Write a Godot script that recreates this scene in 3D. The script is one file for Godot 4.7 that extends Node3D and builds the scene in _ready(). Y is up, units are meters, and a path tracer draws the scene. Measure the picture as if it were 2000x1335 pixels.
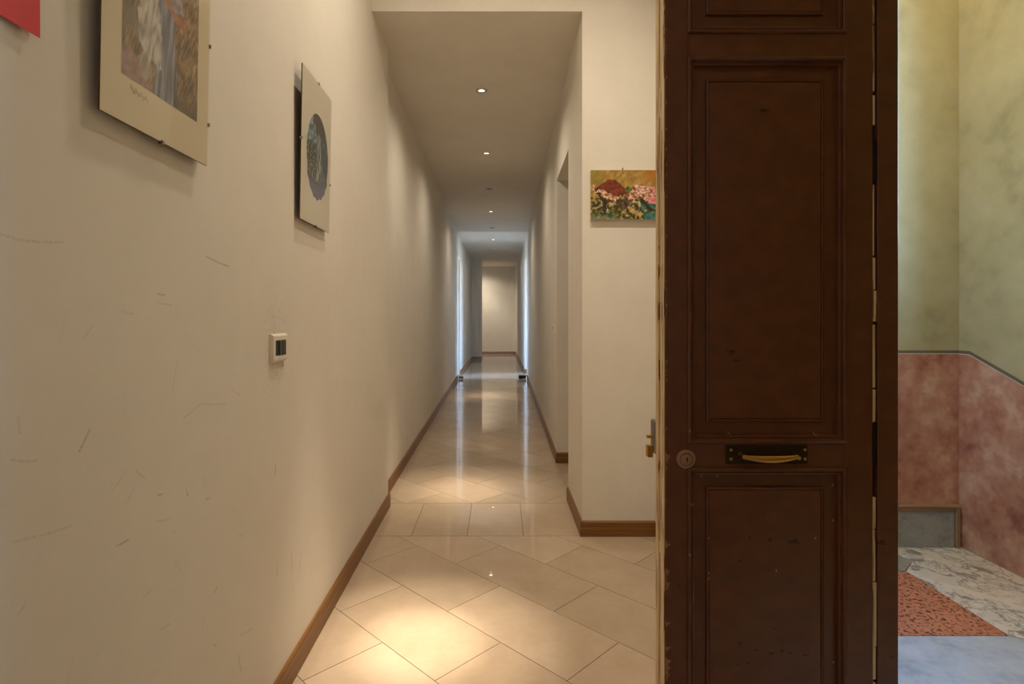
extends Node3D
# Plan coordinates: x to the right, y up, depth d along the corridor (d = -z).

const CEIL := 2.80          # corridor ceiling and soffit of the opening
const HALL := 3.42          # entrance hall ceiling
const LAND := 4.2           # stair landing ceiling

var M := {}
var T := {}
var rng := RandomNumberGenerator.new()
var uvo := Vector3.ZERO      # planar uv: origin, axes
var uvu := Vector3.RIGHT
var uvv := Vector3.DOWN

# ------------------------------------------------------------------ basics
func P(x: float, y: float, d: float) -> Vector3:
	return Vector3(x, y, -d)

func mb() -> SurfaceTool:
	var st := SurfaceTool.new()
	st.begin(Mesh.PRIMITIVE_TRIANGLES)
	return st

func uv_plane(o: Vector3, u: Vector3, v: Vector3) -> void:
	uvo = o; uvu = u; uvv = v

func vert(st: SurfaceTool, p: Vector3, n: Vector3) -> void:
	st.set_normal(n)
	st.set_uv(Vector2((p - uvo).dot(uvu), (p - uvo).dot(uvv)))
	st.add_vertex(p)

func face(st: SurfaceTool, pts: Array, n: Vector3) -> void:
	# flat polygon (convex), turned so that it is clockwise seen against n
	var q := pts.duplicate()
	var c: Vector3 = (q[1] - q[0]).cross(q[2] - q[0])
	if c.dot(n) > 0.0:
		q.reverse()
	var nn := c.normalized() if c.dot(n) > 0.0 else -c.normalized()
	for i in range(1, q.size() - 1):
		vert(st, q[0], nn); vert(st, q[i], nn); vert(st, q[i + 1], nn)

func smooth_quad(st: SurfaceTool, p: Array, n: Array) -> void:
	var c: Vector3 = (p[1] - p[0]).cross(p[2] - p[0])
	if c.length() < 1e-12:
		c = (p[2] - p[0]).cross(p[3] - p[0])
	var k := [0, 1, 2, 0, 2, 3]
	if c.dot(n[0] + n[1] + n[2] + n[3]) > 0.0:
		k = [0, 2, 1, 0, 3, 2]
	for i in k:
		vert(st, p[i], n[i])

func box(st: SurfaceTool, lo: Vector3, hi: Vector3, b := 0.0) -> void:
	# box between two plan corners (x, y, d), with chamfered edges
	var a := Vector3(minf(lo.x, hi.x), minf(lo.y, hi.y), minf(-lo.z, -hi.z))
	var c := Vector3(maxf(lo.x, hi.x), maxf(lo.y, hi.y), maxf(-lo.z, -hi.z))
	var s := [a, c]
	for ax in 3:
		var ay := (ax + 1) % 3
		var az := (ax + 2) % 3
		for k in 2:
			var n := Vector3.ZERO
			n[ax] = 1.0 if k else -1.0
			var pts := []
			for e in [[0, 0], [1, 0], [1, 1], [0, 1]]:
				var p := Vector3.ZERO
				p[ax] = s[k][ax]
				p[ay] = s[e[0]][ay] + (b if e[0] == 0 else -b)
				p[az] = s[e[1]][az] + (b if e[1] == 0 else -b)
				pts.append(p)
			face(st, pts, n)
		if b > 0.0:
			for k in 2:
				for m in 2:
					var n := Vector3.ZERO
					n[ay] = 1.0 if k else -1.0
					n[az] = 1.0 if m else -1.0
					var pts := []
					for e in [[0, 0], [1, 0], [1, 1], [0, 1]]:
						var p := Vector3.ZERO
						p[ax] = s[e[0]][ax] + (b if e[0] == 0 else -b)
						p[ay] = s[k][ay] - (n[ay] * b if e[1] else 0.0)
						p[az] = s[m][az] - (0.0 if e[1] else n[az] * b)
						pts.append(p)
					face(st, pts, n)
	if b > 0.0:
		for i in 8:
			var g := Vector3(1.0 if i & 1 else -1.0, 1.0 if i & 2 else -1.0, 1.0 if i & 4 else -1.0)
			var p := Vector3(s[1 if i & 1 else 0].x, s[1 if i & 2 else 0].y, s[1 if i & 4 else 0].z)
			face(st, [p - Vector3(0, g.y, g.z) * b, p - Vector3(g.x, 0, g.z) * b, p - Vector3(g.x, g.y, 0) * b], g)

func prism(st: SurfaceTool, poly: PackedVector2Array, y0: float, y1: float) -> void:
	# plan polygon (x, d) extruded upwards
	var mid := Vector2.ZERO
	for p in poly:
		mid += p / poly.size()
	var ccw := not Geometry2D.is_polygon_clockwise(poly)
	for i in poly.size():
		var a := poly[i]
		var b := poly[(i + 1) % poly.size()]
		var t := (b - a)
		if t.length() < 1e-6:
			continue
		var n := Vector2(t.y, -t.x) if ccw else Vector2(-t.y, t.x)
		face(st, [P(a.x, y0, a.y), P(b.x, y0, b.y), P(b.x, y1, b.y), P(a.x, y1, a.y)], P(n.x, 0, n.y))
	var tri := Geometry2D.triangulate_polygon(poly)
	for i in range(0, tri.size(), 3):
		var q := []
		for k in 3:
			q.append(poly[tri[i + k]])
		face(st, q.map(func(p): return P(p.x, y1, p.y)), Vector3.UP)
		face(st, q.map(func(p): return P(p.x, y0, p.y)), Vector3.DOWN)

func wallslab(st: SurfaceTool, a: Vector2, b: Vector2, t: float, y0: float, y1: float) -> void:
	# wall from a to b in plan whose visible face is the line a-b; thickness t lies to the left of a->b
	var n := (b - a).normalized()
	n = Vector2(-n.y, n.x) * t
	prism(st, PackedVector2Array([a, b, b + n, a + n]), y0, y1)

func lathe(st: SurfaceTool, prof: Array, o: Vector3, axis: Vector3, seg := 24) -> void:
	# prof: [radius, distance along axis] pairs
	var e1 := axis.cross(Vector3.UP if absf(axis.y) < 0.9 else Vector3.RIGHT).normalized()
	var e2 := axis.cross(e1).normalized()
	for i in prof.size() - 1:
		var r0: float = prof[i][0]
		var r1: float = prof[i + 1][0]
		var h0: float = prof[i][1]
		var h1: float = prof[i + 1][1]
		for k in seg:
			var d0 := e1 * cos(TAU * k / seg) + e2 * sin(TAU * k / seg)
			var d1 := e1 * cos(TAU * (k + 1) / seg) + e2 * sin(TAU * (k + 1) / seg)
			var n0 := (d0 * (h1 - h0) - axis * (r1 - r0)).normalized()
			var n1 := (d1 * (h1 - h0) - axis * (r1 - r0)).normalized()
			smooth_quad(st, [o + d0 * r0 + axis * h0, o + d1 * r0 + axis * h0, o + d1 * r1 + axis * h1, o + d0 * r1 + axis * h1], [n0, n1, n1, n0])

func tube(st: SurfaceTool, pts: Array, rx: Array, ry: Array, up: Vector3, seg := 12) -> void:
	# swept ellipse; rx across, ry along up
	var rings := []
	for i in pts.size():
		var t: Vector3 = (pts[mini(i + 1, pts.size() - 1)] - pts[maxi(i - 1, 0)]).normalized()
		var side := t.cross(up).normalized()
		var u := side.cross(t).normalized()
		var ring := []
		for k in seg:
			var a := TAU * k / seg
			ring.append([pts[i] + side * cos(a) * rx[i] + u * sin(a) * ry[i], (side * cos(a) / maxf(rx[i], 1e-5) + u * sin(a) / maxf(ry[i], 1e-5)).normalized()])
		rings.append(ring)
	for i in rings.size() - 1:
		for k in seg:
			var j := (k + 1) % seg
			smooth_quad(st, [rings[i][k][0], rings[i][j][0], rings[i + 1][j][0], rings[i + 1][k][0]], [rings[i][k][1], rings[i][j][1], rings[i + 1][j][1], rings[i + 1][k][1]])
	for e in [0, rings.size() - 1]:
		var dir: Vector3 = (pts[0] - pts[1]) if e == 0 else (pts[e] - pts[e - 1])
		face(st, rings[e].map(func(r): return r[0]), dir)

func frame_profile(st: SurfaceTool, x0: float, x1: float, y0: float, y1: float, d: float, prof: Array) -> void:
	# mitred moulding round a rectangle on a face turned to the camera; prof: [inset, depth] pairs
	for i in prof.size() - 1:
		var a: float = prof[i][0]
		var b: float = prof[i + 1][0]
		var da: float = d + prof[i][1]
		var db: float = d + prof[i + 1][1]
		var o := [P(x0 + a, y0 + a, da), P(x1 - a, y0 + a, da), P(x1 - a, y1 - a, da), P(x0 + a, y1 - a, da)]
		var q := [P(x0 + b, y0 + b, db), P(x1 - b, y0 + b, db), P(x1 - b, y1 - b, db), P(x0 + b, y1 - b, db)]
		for k in 4:
			var j := (k + 1) % 4
			face(st, [o[k], o[j], q[j], q[k]], Vector3(0, 0, 1))

func numbered(called: String, parent: Node) -> String:
	if not parent.has_node(called):
		return called
	var i := 1
	while parent.has_node("%s_%03d" % [called, i]):
		i += 1
	return "%s_%03d" % [called, i]

func obj(called: String, st: SurfaceTool, m: Material, parent: Node = self) -> MeshInstance3D:
	var o := MeshInstance3D.new()
	o.mesh = st.commit()
	o.material_override = m
	o.name = numbered(called, parent)
	parent.add_child(o, true)
	return o

func thing(called: String, label: String, category: String, at := Vector3.ZERO, group := "") -> Node3D:
	var o := Node3D.new()
	o.name = numbered(called, self)
	add_child(o, true)
	o.position = at
	return tag(o, label, category, group)

func tag(o: Node3D, label: String, category: String, group := "", kind := "") -> Node3D:
	o.set_meta("label", label)
	o.set_meta("category", category)
	if group:
		o.set_meta("group", group)
	if kind:
		o.set_meta("kind", kind)
	return o

func struct(called: String, st: SurfaceTool, m: Material, label: String, category: String) -> MeshInstance3D:
	var o := obj(called, st, m)
	tag(o, label, category, "", "structure")
	return o

func struct_node(called: String, label: String, category: String) -> Node3D:
	var o := thing(called, label, category)
	o.set_meta("kind", "structure")
	return o

# ------------------------------------------------------------------ materials
func C(r: int, g: int, b: int) -> Color:
	return Color8(r, g, b)

func noise(sd: int, f: float, oct := 4, kind := FastNoiseLite.TYPE_SIMPLEX_SMOOTH) -> FastNoiseLite:
	var n := FastNoiseLite.new()
	n.seed = sd
	n.frequency = f
	n.noise_type = kind
	n.fractal_octaves = oct
	return n

func field(w: int, h: int, n: FastNoiseLite) -> PackedByteArray:
	var im := n.get_seamless_image(w, h)
	im.convert(Image.FORMAT_L8)
	return im.get_data()

func tex(im: Image) -> ImageTexture:
	return ImageTexture.create_from_image(im)

func ramp(stops: Array, t: float) -> Color:
	for i in range(1, stops.size()):
		if t <= stops[i][0]:
			var a: float = stops[i - 1][0]
			return stops[i - 1][1].lerp(stops[i][1], clampf((t - a) / maxf(stops[i][0] - a, 1e-5), 0, 1))
	return stops[-1][1]

func two_noise(w: int, h: int, a: FastNoiseLite, b: FastNoiseLite, f: Callable) -> Image:
	var fa := field(w, h, a)
	var fb := field(w, h, b)
	var im := Image.create(w, h, false, Image.FORMAT_RGB8)
	for y in h:
		for x in w:
			im.set_pixel(x, y, f.call(fa[y * w + x] / 255.0, fb[y * w + x] / 255.0))
	return im

func mat(name_: String, col: Color, rough: float, metal := 0.0, spec := 0.5) -> StandardMaterial3D:
	var m := StandardMaterial3D.new()
	m.resource_name = name_
	m.albedo_color = col
	m.roughness = rough
	m.metallic = metal
	m.metallic_specular = spec
	M[name_] = m
	return m

func tri(m: StandardMaterial3D, t: Texture2D, scale: float, off := Vector3.ZERO) -> StandardMaterial3D:
	m.albedo_texture = t
	m.uv1_triplanar = true
	m.uv1_world_triplanar = true
	m.uv1_scale = Vector3.ONE * scale
	m.uv1_offset = off
	return m

func bump(m: StandardMaterial3D, t: Texture2D, cm: float) -> void:
	m.heightmap_enabled = true
	m.heightmap_texture = t
	m.heightmap_scale = cm

func make_materials() -> void:
	# off-white wall paint, slightly mottled
	var plaster := two_noise(512, 512, noise(3, 0.006), noise(4, 0.05, 3), func(a, b): return C(229, 223, 212).lerp(C(221, 214, 202), a * 0.7 + b * 0.3))
	var grain := two_noise(512, 512, noise(5, 0.09, 3), noise(6, 0.02, 3), func(a, b): return Color(1, 1, 1) * (a * 0.7 + b * 0.3))
	T.grain = tex(grain)
	var m := tri(mat("wall_paint", Color.WHITE, 0.75, 0, 0.35), tex(plaster), 0.9)
	bump(m, T.grain, 0.05)
	tri(mat("ceiling_paint", Color.WHITE, 0.85, 0, 0.3), tex(plaster), 0.7)
	# floor: polished cream limestone, three tones
	var stone := two_noise(512, 512, noise(11, 0.012, 5), noise(12, 0.06, 4), func(a, b): return C(194, 172, 149).lerp(C(183, 161, 137), clampf(a * 0.75 + b * 0.45 - 0.1, 0, 1)))
	for k in 3:
		m = tri(mat("stone_%d" % k, [Color(1, 1, 1), Color(0.975, 0.97, 0.96), Color(0.95, 0.95, 0.945)][k], 0.012, 0, 0.55), tex(stone) if k == 0 else M.stone_0.albedo_texture, 0.8, Vector3(0.37, 0.11, 0.53) * k)
		m.uv1_triplanar_sharpness = 8
	mat("grout", C(104, 84, 62), 0.9)
	# oak skirting: streaks along u
	var w1 := noise(21, 0.02, 4)
	w1.domain_warp_enabled = true
	var gr := field(512, 512, w1)
	var wood := Image.create(512, 128, false, Image.FORMAT_RGB8)
	for y in 128:
		for x in 512:
			var a := gr[((y * 4) % 512) * 512 + x / 8] / 255.0
			var b := gr[((y * 11 + 37) % 512) * 512 + (x / 3 + 90)] / 255.0
			wood.set_pixel(x, y, ramp([[0.0, C(86, 54, 23)], [0.5, C(128, 86, 40)], [1.0, C(156, 110, 56)]], a * 0.6 + b * 0.4))
	m = mat("oak", Color.WHITE, 0.42)
	m.albedo_texture = tex(wood)
	m.uv1_scale = Vector3(0.8, 6.0, 1)
	mat("oak_trim", C(160, 132, 98), 0.5)
	# landing: lime-washed plaster, pink dado, marbles
	var lime := two_noise(512, 512, noise(31, 0.008, 5), noise(32, 0.03, 4), func(a, b): return ramp([[0.0, C(156, 148, 111)], [0.4, C(182, 173, 132)], [1.0, C(197, 188, 148)]], clampf(a * 0.7 + b * 0.4, 0, 1)))
	m = tri(mat("lime_plaster", Color.WHITE, 0.85, 0, 0.3), tex(lime), 0.45)
	bump(m, T.grain, 0.12)
	var dw := noise(41, 0.009, 5)
	dw.domain_warp_enabled = true
	dw.domain_warp_amplitude = 40
	var pink := two_noise(512, 512, dw, noise(42, 0.028, 5), func(a, b): return ramp([[0.0, C(146, 94, 76)], [0.3, C(180, 127, 102)], [0.6, C(198, 151, 124)], [1.0, C(220, 186, 158)]], clampf(a * 0.85 + b * 0.5 - 0.2, 0, 1)))
	m = tri(mat("pink_wash", Color.WHITE, 0.7, 0, 0.35), tex(pink), 0.75)
	bump(m, T.grain, 0.08)
	mat("dado_line", C(112, 104, 86), 0.8)
	mat("dado_thread", C(208, 200, 176), 0.8)
	var vw := noise(51, 0.0065, 3)
	vw.domain_warp_enabled = true
	vw.domain_warp_amplitude = 70
	vw.domain_warp_frequency = 0.01
	var vv := noise(52, 0.014, 4)
	vv.domain_warp_enabled = true
	vv.domain_warp_amplitude = 34
	var vein := two_noise(512, 512, vw, vv, func(a, b):
		var c := C(244, 238, 222).lerp(C(228, 222, 204), clampf(b * 1.2 - 0.2, 0, 1))
		var t := clampf(1.0 - absf(a - 0.5) * 22.0, 0, 1) * 0.75 + clampf(1.0 - absf(a - 0.63) * 30.0, 0, 1) * 0.4
		var f := clampf(1.0 - absf(b - 0.5) * 26.0, 0, 1) * 0.45
		return c.lerp(C(120, 121, 118), clampf(t + f, 0, 0.85)))
	tri(mat("veined_marble", Color.WHITE, 0.22), tex(vein), 1.1)
	var cw := noise(61, 0.012, 5)
	cw.domain_warp_enabled = true
	var carr := two_noise(512, 512, cw, noise(62, 0.05, 4), func(a, b): return ramp([[0.0, C(164, 178, 190)], [0.45, C(194, 206, 214)], [1.0, C(214, 222, 227)]], clampf(a * 0.8 + b * 0.35 - 0.05, 0, 1)))
	tri(mat("carrara", Color.WHITE, 0.2), tex(carr), 1.0)
	tri(mat("grey_marble", C(212, 204, 186), 0.25), tex(carr), 1.4)
	var rw := noise(71, 0.035, 5)
	rw.domain_warp_enabled = true
	rw.domain_warp_amplitude = 18
	var red := two_noise(512, 512, rw, noise(72, 0.012, 3), func(a, b):
		var c := C(218, 150, 112).lerp(C(200, 126, 92), b)
		return c.lerp(C(72, 46, 40), clampf((a - 0.6) * 5.0, 0, 0.8)).lerp(C(214, 146, 104), clampf((0.3 - a) * 4.0, 0, 0.6)))
	m = tri(mat("red_marble", Color.WHITE, 0.3), tex(red), 2.6)
	# metals, plastics, paper
	mat("brass", C(190, 146, 78), 0.3, 1.0)
	mat("dark_brass", C(58, 46, 26), 0.45, 0.8)
	mat("steel", C(150, 146, 138), 0.32, 1.0)
	mat("iron", C(32, 27, 24), 0.5, 0.7)
	mat("chrome", C(205, 203, 198), 0.2, 1.0)
	mat("white_plastic", C(226, 219, 202), 0.35)
	mat("dark_plastic", C(62, 60, 58), 0.3)
	mat("black_plastic", C(30, 29, 28), 0.4)
	mat("hardboard", C(92, 66, 44), 0.8)
	mat("mat_paper", C(214, 200, 168), 0.85)
	mat("grey_card", C(206, 199, 180), 0.85)
	mat("red_paper", C(212, 52, 62), 0.6)
	mat("canvas_edge", C(206, 190, 150), 0.85)
	mat("white_door", C(228, 226, 220), 0.4)
	mat("black", C(14, 12, 11), 0.8)
	m = mat("clip_glass", Color(1, 1, 1, 0.02), 0.03, 0, 0.35)
	m.transparency = BaseMaterial3D.TRANSPARENCY_ALPHA
	m = mat("door_glass", Color(0.9, 0.97, 1.0, 0.06), 0.02)
	m.transparency = BaseMaterial3D.TRANSPARENCY_ALPHA
	m = mat("window_glass", Color(1, 1, 1, 0.04), 0.02)
	m.transparency = BaseMaterial3D.TRANSPARENCY_ALPHA
	m = mat("lamp_glow", C(255, 236, 205), 0.4)
	m.emission_enabled = true
	m.emission = C(255, 222, 170)
	m.emission_energy_multiplier = 12.0
	m = mat("lamp_dim", C(255, 236, 205), 0.4)
	m.emission_enabled = true
	m.emission = C(255, 222, 170)
	m.emission_energy_multiplier = 1.2
	m = mat("bowl_glow", C(250, 240, 220), 0.4)
	m.emission_enabled = true
	m.emission = C(255, 226, 160)
	m.emission_energy_multiplier = 2.0
	mat("lamp_off", C(60, 52, 44), 0.3)

# ------------------------------------------------------------------ plan lines
func hall_x(d: float) -> float:
	return -0.655 - 0.0085 * d

func left_x(d: float) -> float:
	return -0.7115 - 0.00774 * d if d < 11.4 else lerpf(-0.80, -0.765, (d - 11.4) / 4.06)

func right_x(d: float) -> float:
	return 0.411 + 0.0118 * d if d < 11.3 else lerpf(0.545, 0.53, (d - 11.3) / 6.5)

# ------------------------------------------------------------------ build
func _ready() -> void:
	rng.seed = 7
	# camera
	var cam := Camera3D.new()
	cam.name = "camera"
	add_child(cam)
	cam.position = P(0, 1.165, 0)
	cam.projection = Camera3D.PROJECTION_FRUSTUM
	cam.near = 0.05
	cam.far = 60.0
	cam.size = 2.0 * 667.5 / 1088.0 * cam.near
	cam.frustum_offset = Vector2(25.0 / 1088.0, -47.5 / 1088.0) * cam.near
	cam.current = true
	# daylight outside the windows, exposure
	var env := Environment.new()
	env.background_mode = Environment.BG_SKY
	var sky := Sky.new()
	var sm := ProceduralSkyMaterial.new()
	sm.sky_top_color = C(120, 168, 232)
	sm.sky_horizon_color = C(196, 218, 244)
	sm.ground_bottom_color = C(120, 124, 128)
	sm.ground_horizon_color = C(170, 178, 186)
	sm.sky_energy_multiplier = 1.0
	sky.sky_material = sm
	env.sky = sky
	env.background_energy_multiplier = 32.0
	env.tonemap_mode = Environment.TONE_MAPPER_LINEAR
	env.tonemap_exposure = 1.23
	env.sdfgi_enabled = true
	env.ssao_enabled = true
	env.ssil_enabled = true
	var we := WorldEnvironment.new()
	we.name = "environment"
	we.environment = env
	add_child(we)

	make_materials()
	build_floor()
	build_shell()
	build_rooms()
	build_landing()
	build_skirting()
	build_lamps()
	build_entrance_door()
	build_glass_door()
	build_pictures()
	build_switches()

# ------------------------------------------------------------------ floor
func tile_course(parent: Node3D, region: PackedVector2Array, sum0: float, s0: float) -> void:
	# running bond of 30 x 60 cm tiles laid at 45 degrees: long joints where x + d = sum0 + k * w
	var w := 0.3 * sqrt(2.0)
	var l := 0.6 * sqrt(2.0)
	var g := 0.0016
	var lo := Vector2(1e9, 1e9)
	var hi := -lo
	for p in region:
		lo = Vector2(minf(lo.x, p.x + p.y), minf(lo.y, p.x - p.y))
		hi = Vector2(maxf(hi.x, p.x + p.y), maxf(hi.y, p.x - p.y))
	for k in range(floori((lo.x - sum0) / w), ceili((hi.x - sum0) / w)):
		var off := s0 + (l / 2.0 if posmod(k, 2) else 0.0)
		for j in range(floori((lo.y - off) / l), ceili((hi.y - off) / l)):
			var a := sum0 + k * w + g
			var b := sum0 + (k + 1) * w - g
			var c := off + j * l + g
			var e := off + (j + 1) * l - g
			var quad := PackedVector2Array()
			for q in [[a, c], [b, c], [b, e], [a, e]]:
				quad.append(Vector2((q[0] + q[1]) / 2, (q[0] - q[1]) / 2))
			for piece in Geometry2D.intersect_polygons(quad, region):
				var area := 0.0
				for i in piece.size():
					area += piece[i].cross(piece[(i + 1) % piece.size()]) / 2
				if absf(area) < 0.0004:
					continue
				floor_piece(parent, piece)

func floor_piece(parent: Node3D, piece: PackedVector2Array) -> void:
	var st := mb()
	var y := rng.randf_range(-0.0003, 0.0)
	prism(st, piece, -0.018, y)
	obj("tile", st, M["stone_%d" % rng.randi_range(0, 2)], parent)

func build_floor() -> void:
	var root := struct_node("floor", "polished cream stone tile floor laid diagonally through hall and corridor", "floor")
	var st := mb()
	prism(st, PackedVector2Array([Vector2(-0.9, -1.8), Vector2(0.9, -1.8), Vector2(0.9, 18.0), Vector2(-1.0, 18.0)]), -0.12, -0.0018)
	obj("grout_bed", st, M.grout, root)
	tile_course(root, PackedVector2Array([Vector2(-0.644, -1.7), Vector2(0.842, -1.7), Vector2(0.842, 2.973), Vector2(-0.682, 2.973)]), 1.581, -1.995)
	# straight threshold course in the opening
	var xs := [-0.685, -0.4698, -0.1716, 0.1299, 0.4282, 0.455]
	for i in 4:
		var g := 0.0016
		floor_piece(root, PackedVector2Array([Vector2(xs[i] + g, 2.977), Vector2((xs[i + 1] if i < 3 else 0.443) - g, 2.977), Vector2((xs[i + 1] if i < 3 else 0.443) - g, 3.498), Vector2(xs[i] + g, 3.498)]))
	tile_course(root, PackedVector2Array([Vector2(-0.738, 3.502), Vector2(0.47, 3.502), Vector2(0.47, 4.48), Vector2(0.55, 11.2), Vector2(0.54, 17.8), Vector2(-0.77, 17.8), Vector2(-0.80, 11.4)]), 3.757, -4.082 + 0.0)
	# side passage and far recess, out of sight
	st = mb()
	prism(st, PackedVector2Array([Vector2(0.47, 3.5), Vector2(1.9, 3.5), Vector2(1.9, 4.48), Vector2(0.472, 4.48)]), -0.1, -0.001)
	prism(st, PackedVector2Array([Vector2(-2.2, 16.4), Vector2(-0.77, 16.4), Vector2(-0.77, 17.8), Vector2(-2.2, 17.8)]), -0.1, -0.001)
	prism(st, PackedVector2Array([Vector2(-3.0, 8.9), Vector2(-0.80, 8.9), Vector2(-0.81, 13.1), Vector2(-3.0, 13.1)]), -0.1, -0.001)
	prism(st, PackedVector2Array([Vector2(0.55, 9.9), Vector2(2.8, 9.9), Vector2(2.8, 13.1), Vector2(0.55, 13.1)]), -0.1, -0.001)
	struct("floor_side_rooms", st, M.stone_1, "plain cream stone floor of the side rooms off the corridor", "floor")

# ------------------------------------------------------------------ walls
func scuffed_wall() -> StandardMaterial3D:
	# paint of the hall wall with its pencil-like scuffs; 2.9 m along the wall by 2.9 m high
	var n := 2048
	var im := two_noise(512, 512, noise(3, 0.006), noise(4, 0.05, 3), func(a, b): return C(229, 223, 212).lerp(C(220, 213, 201), a * 0.7 + b * 0.3))
	im.resize(n, n, Image.INTERPOLATE_CUBIC)
	var px := n / 2.9
	var grit := noise(8, 0.35, 2)
	var stroke := func(pts: Array, wide: float, dark: float, soft := 0.4):
		for i in pts.size() - 1:
			var a := Vector2((pts[i][0] - 0.6) * px, (2.9 - pts[i][1]) * px)
			var b := Vector2((pts[i + 1][0] - 0.6) * px, (2.9 - pts[i + 1][1]) * px)
			var steps := int(maxf(2, (b - a).length() * 1.5))
			for s in steps:
				var f := float(s) / steps
				var p := a.lerp(b, f) + Vector2(0, sin(f * 3.0) * 1.2)
				for dy in range(-2, 3):
					for dx in range(-2, 3):
						var q := p + Vector2(dx, dy)
						if q.x < 0 or q.y < 0 or q.x >= n or q.y >= n:
							continue
						var fall := clampf(1.0 - Vector2(dx, dy).length() / wide, 0, 1)
						var t := dark * fall * clampf(0.55 + grit.get_noise_2d(q.x, q.y) * 1.6, 0, 1) * 0.5
						im.set_pixelv(q, im.get_pixelv(q).lerp(C(96, 78, 60), t))
	var strong := [[[1.265, 1.304], [1.376, 1.291]], [[1.083, 1.212], [1.109, 1.211]], [[1.67, 0.724], [1.662, 0.694]], [[1.302, 0.523], [1.316, 0.532]], [[1.302, 0.404], [1.309, 0.395]], [[1.425, 0.303], [1.441, 0.251]], [[0.965, 0.77], [0.998, 0.769]], [[1.795, 0.423], [1.802, 0.339]], [[1.888, 0.371], [1.868, 0.319]], [[1.68, 0.426], [1.68, 0.387]], [[1.664, 0.725], [1.664, 0.698]], [[2.234, 0.27], [2.234, 0.26]], [[1.669, 0.646], [1.669, 0.64]], [[1.083, 0.821], [1.101, 0.818]], [[1.184, 0.799], [1.191, 0.784]], [[1.265, 0.753], [1.281, 0.752]], [[0.901, 0.985], [0.878, 0.953]]]
	var faint := [[[0.979, 1.178], [1.013, 1.172]], [[1.078, 1.196], [1.132, 1.191]], [[1.151, 1.076], [1.129, 1.005]], [[1.171, 0.954], [1.242, 0.973], [1.358, 0.956]], [[1.386, 0.989], [1.435, 0.966]], [[1.078, 0.771], [1.132, 0.759]], [[1.675, 0.431], [1.678, 0.381]], [[0.738, 1.276], [0.786, 1.273], [0.849, 1.281]], [[1.039, 0.646], [1.066, 0.647]], [[1.089, 0.555], [1.125, 0.549]], [[1.435, 0.348], [1.509, 0.325]], [[0.766, 1.029], [0.769, 1.004]], [[0.754, 0.973], [0.799, 0.96]], [[0.757, 0.86], [0.863, 0.843]], [[0.766, 0.758], [0.78, 0.768]], [[1.018, 0.886], [1.045, 0.864]], [[1.013, 0.855], [0.989, 0.837]], [[1.84, 0.625], [1.822, 0.619]], [[2.248, 0.51], [2.194, 0.502]], [[2.411, 0.432], [2.411, 0.406]]]
	for s in strong:
		stroke.call(s, 1.7, 0.42)
	for s in faint:
		stroke.call(s, 1.6, 0.16)
	var r := RandomNumberGenerator.new()
	r.seed = 19
	for i in 70:
		var d := r.randf_range(0.75, 3.3)
		var y := r.randf_range(0.12, 1.15)
		var a := r.randf_range(-1.2, 1.9)
		var l := r.randf_range(0.008, 0.05)
		stroke.call([[d, y], [d + cos(a) * l, y + sin(a) * l]], r.randf_range(1.2, 2.0), r.randf_range(0.03, 0.11))
	# grubby hand marks round the light switch
	for i in 900:
		var a := r.randf_range(0, TAU)
		var l := absf(r.randfn(0, 0.05)) + 0.02
		var c := Vector2(1.66 + cos(a) * l * 0.9, 1.08 + sin(a) * l * 1.5)
		stroke.call([[c.x, c.y], [c.x + r.randf_range(-0.006, 0.006), c.y + r.randf_range(-0.01, 0.01)]], 1.8, 0.1)
	var m := mat("scuffed_paint", Color.WHITE, 0.75, 0, 0.35)
	m.albedo_texture = tex(im)
	bump(m, T.grain, 0.0)
	m.heightmap_enabled = false
	return m

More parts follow.
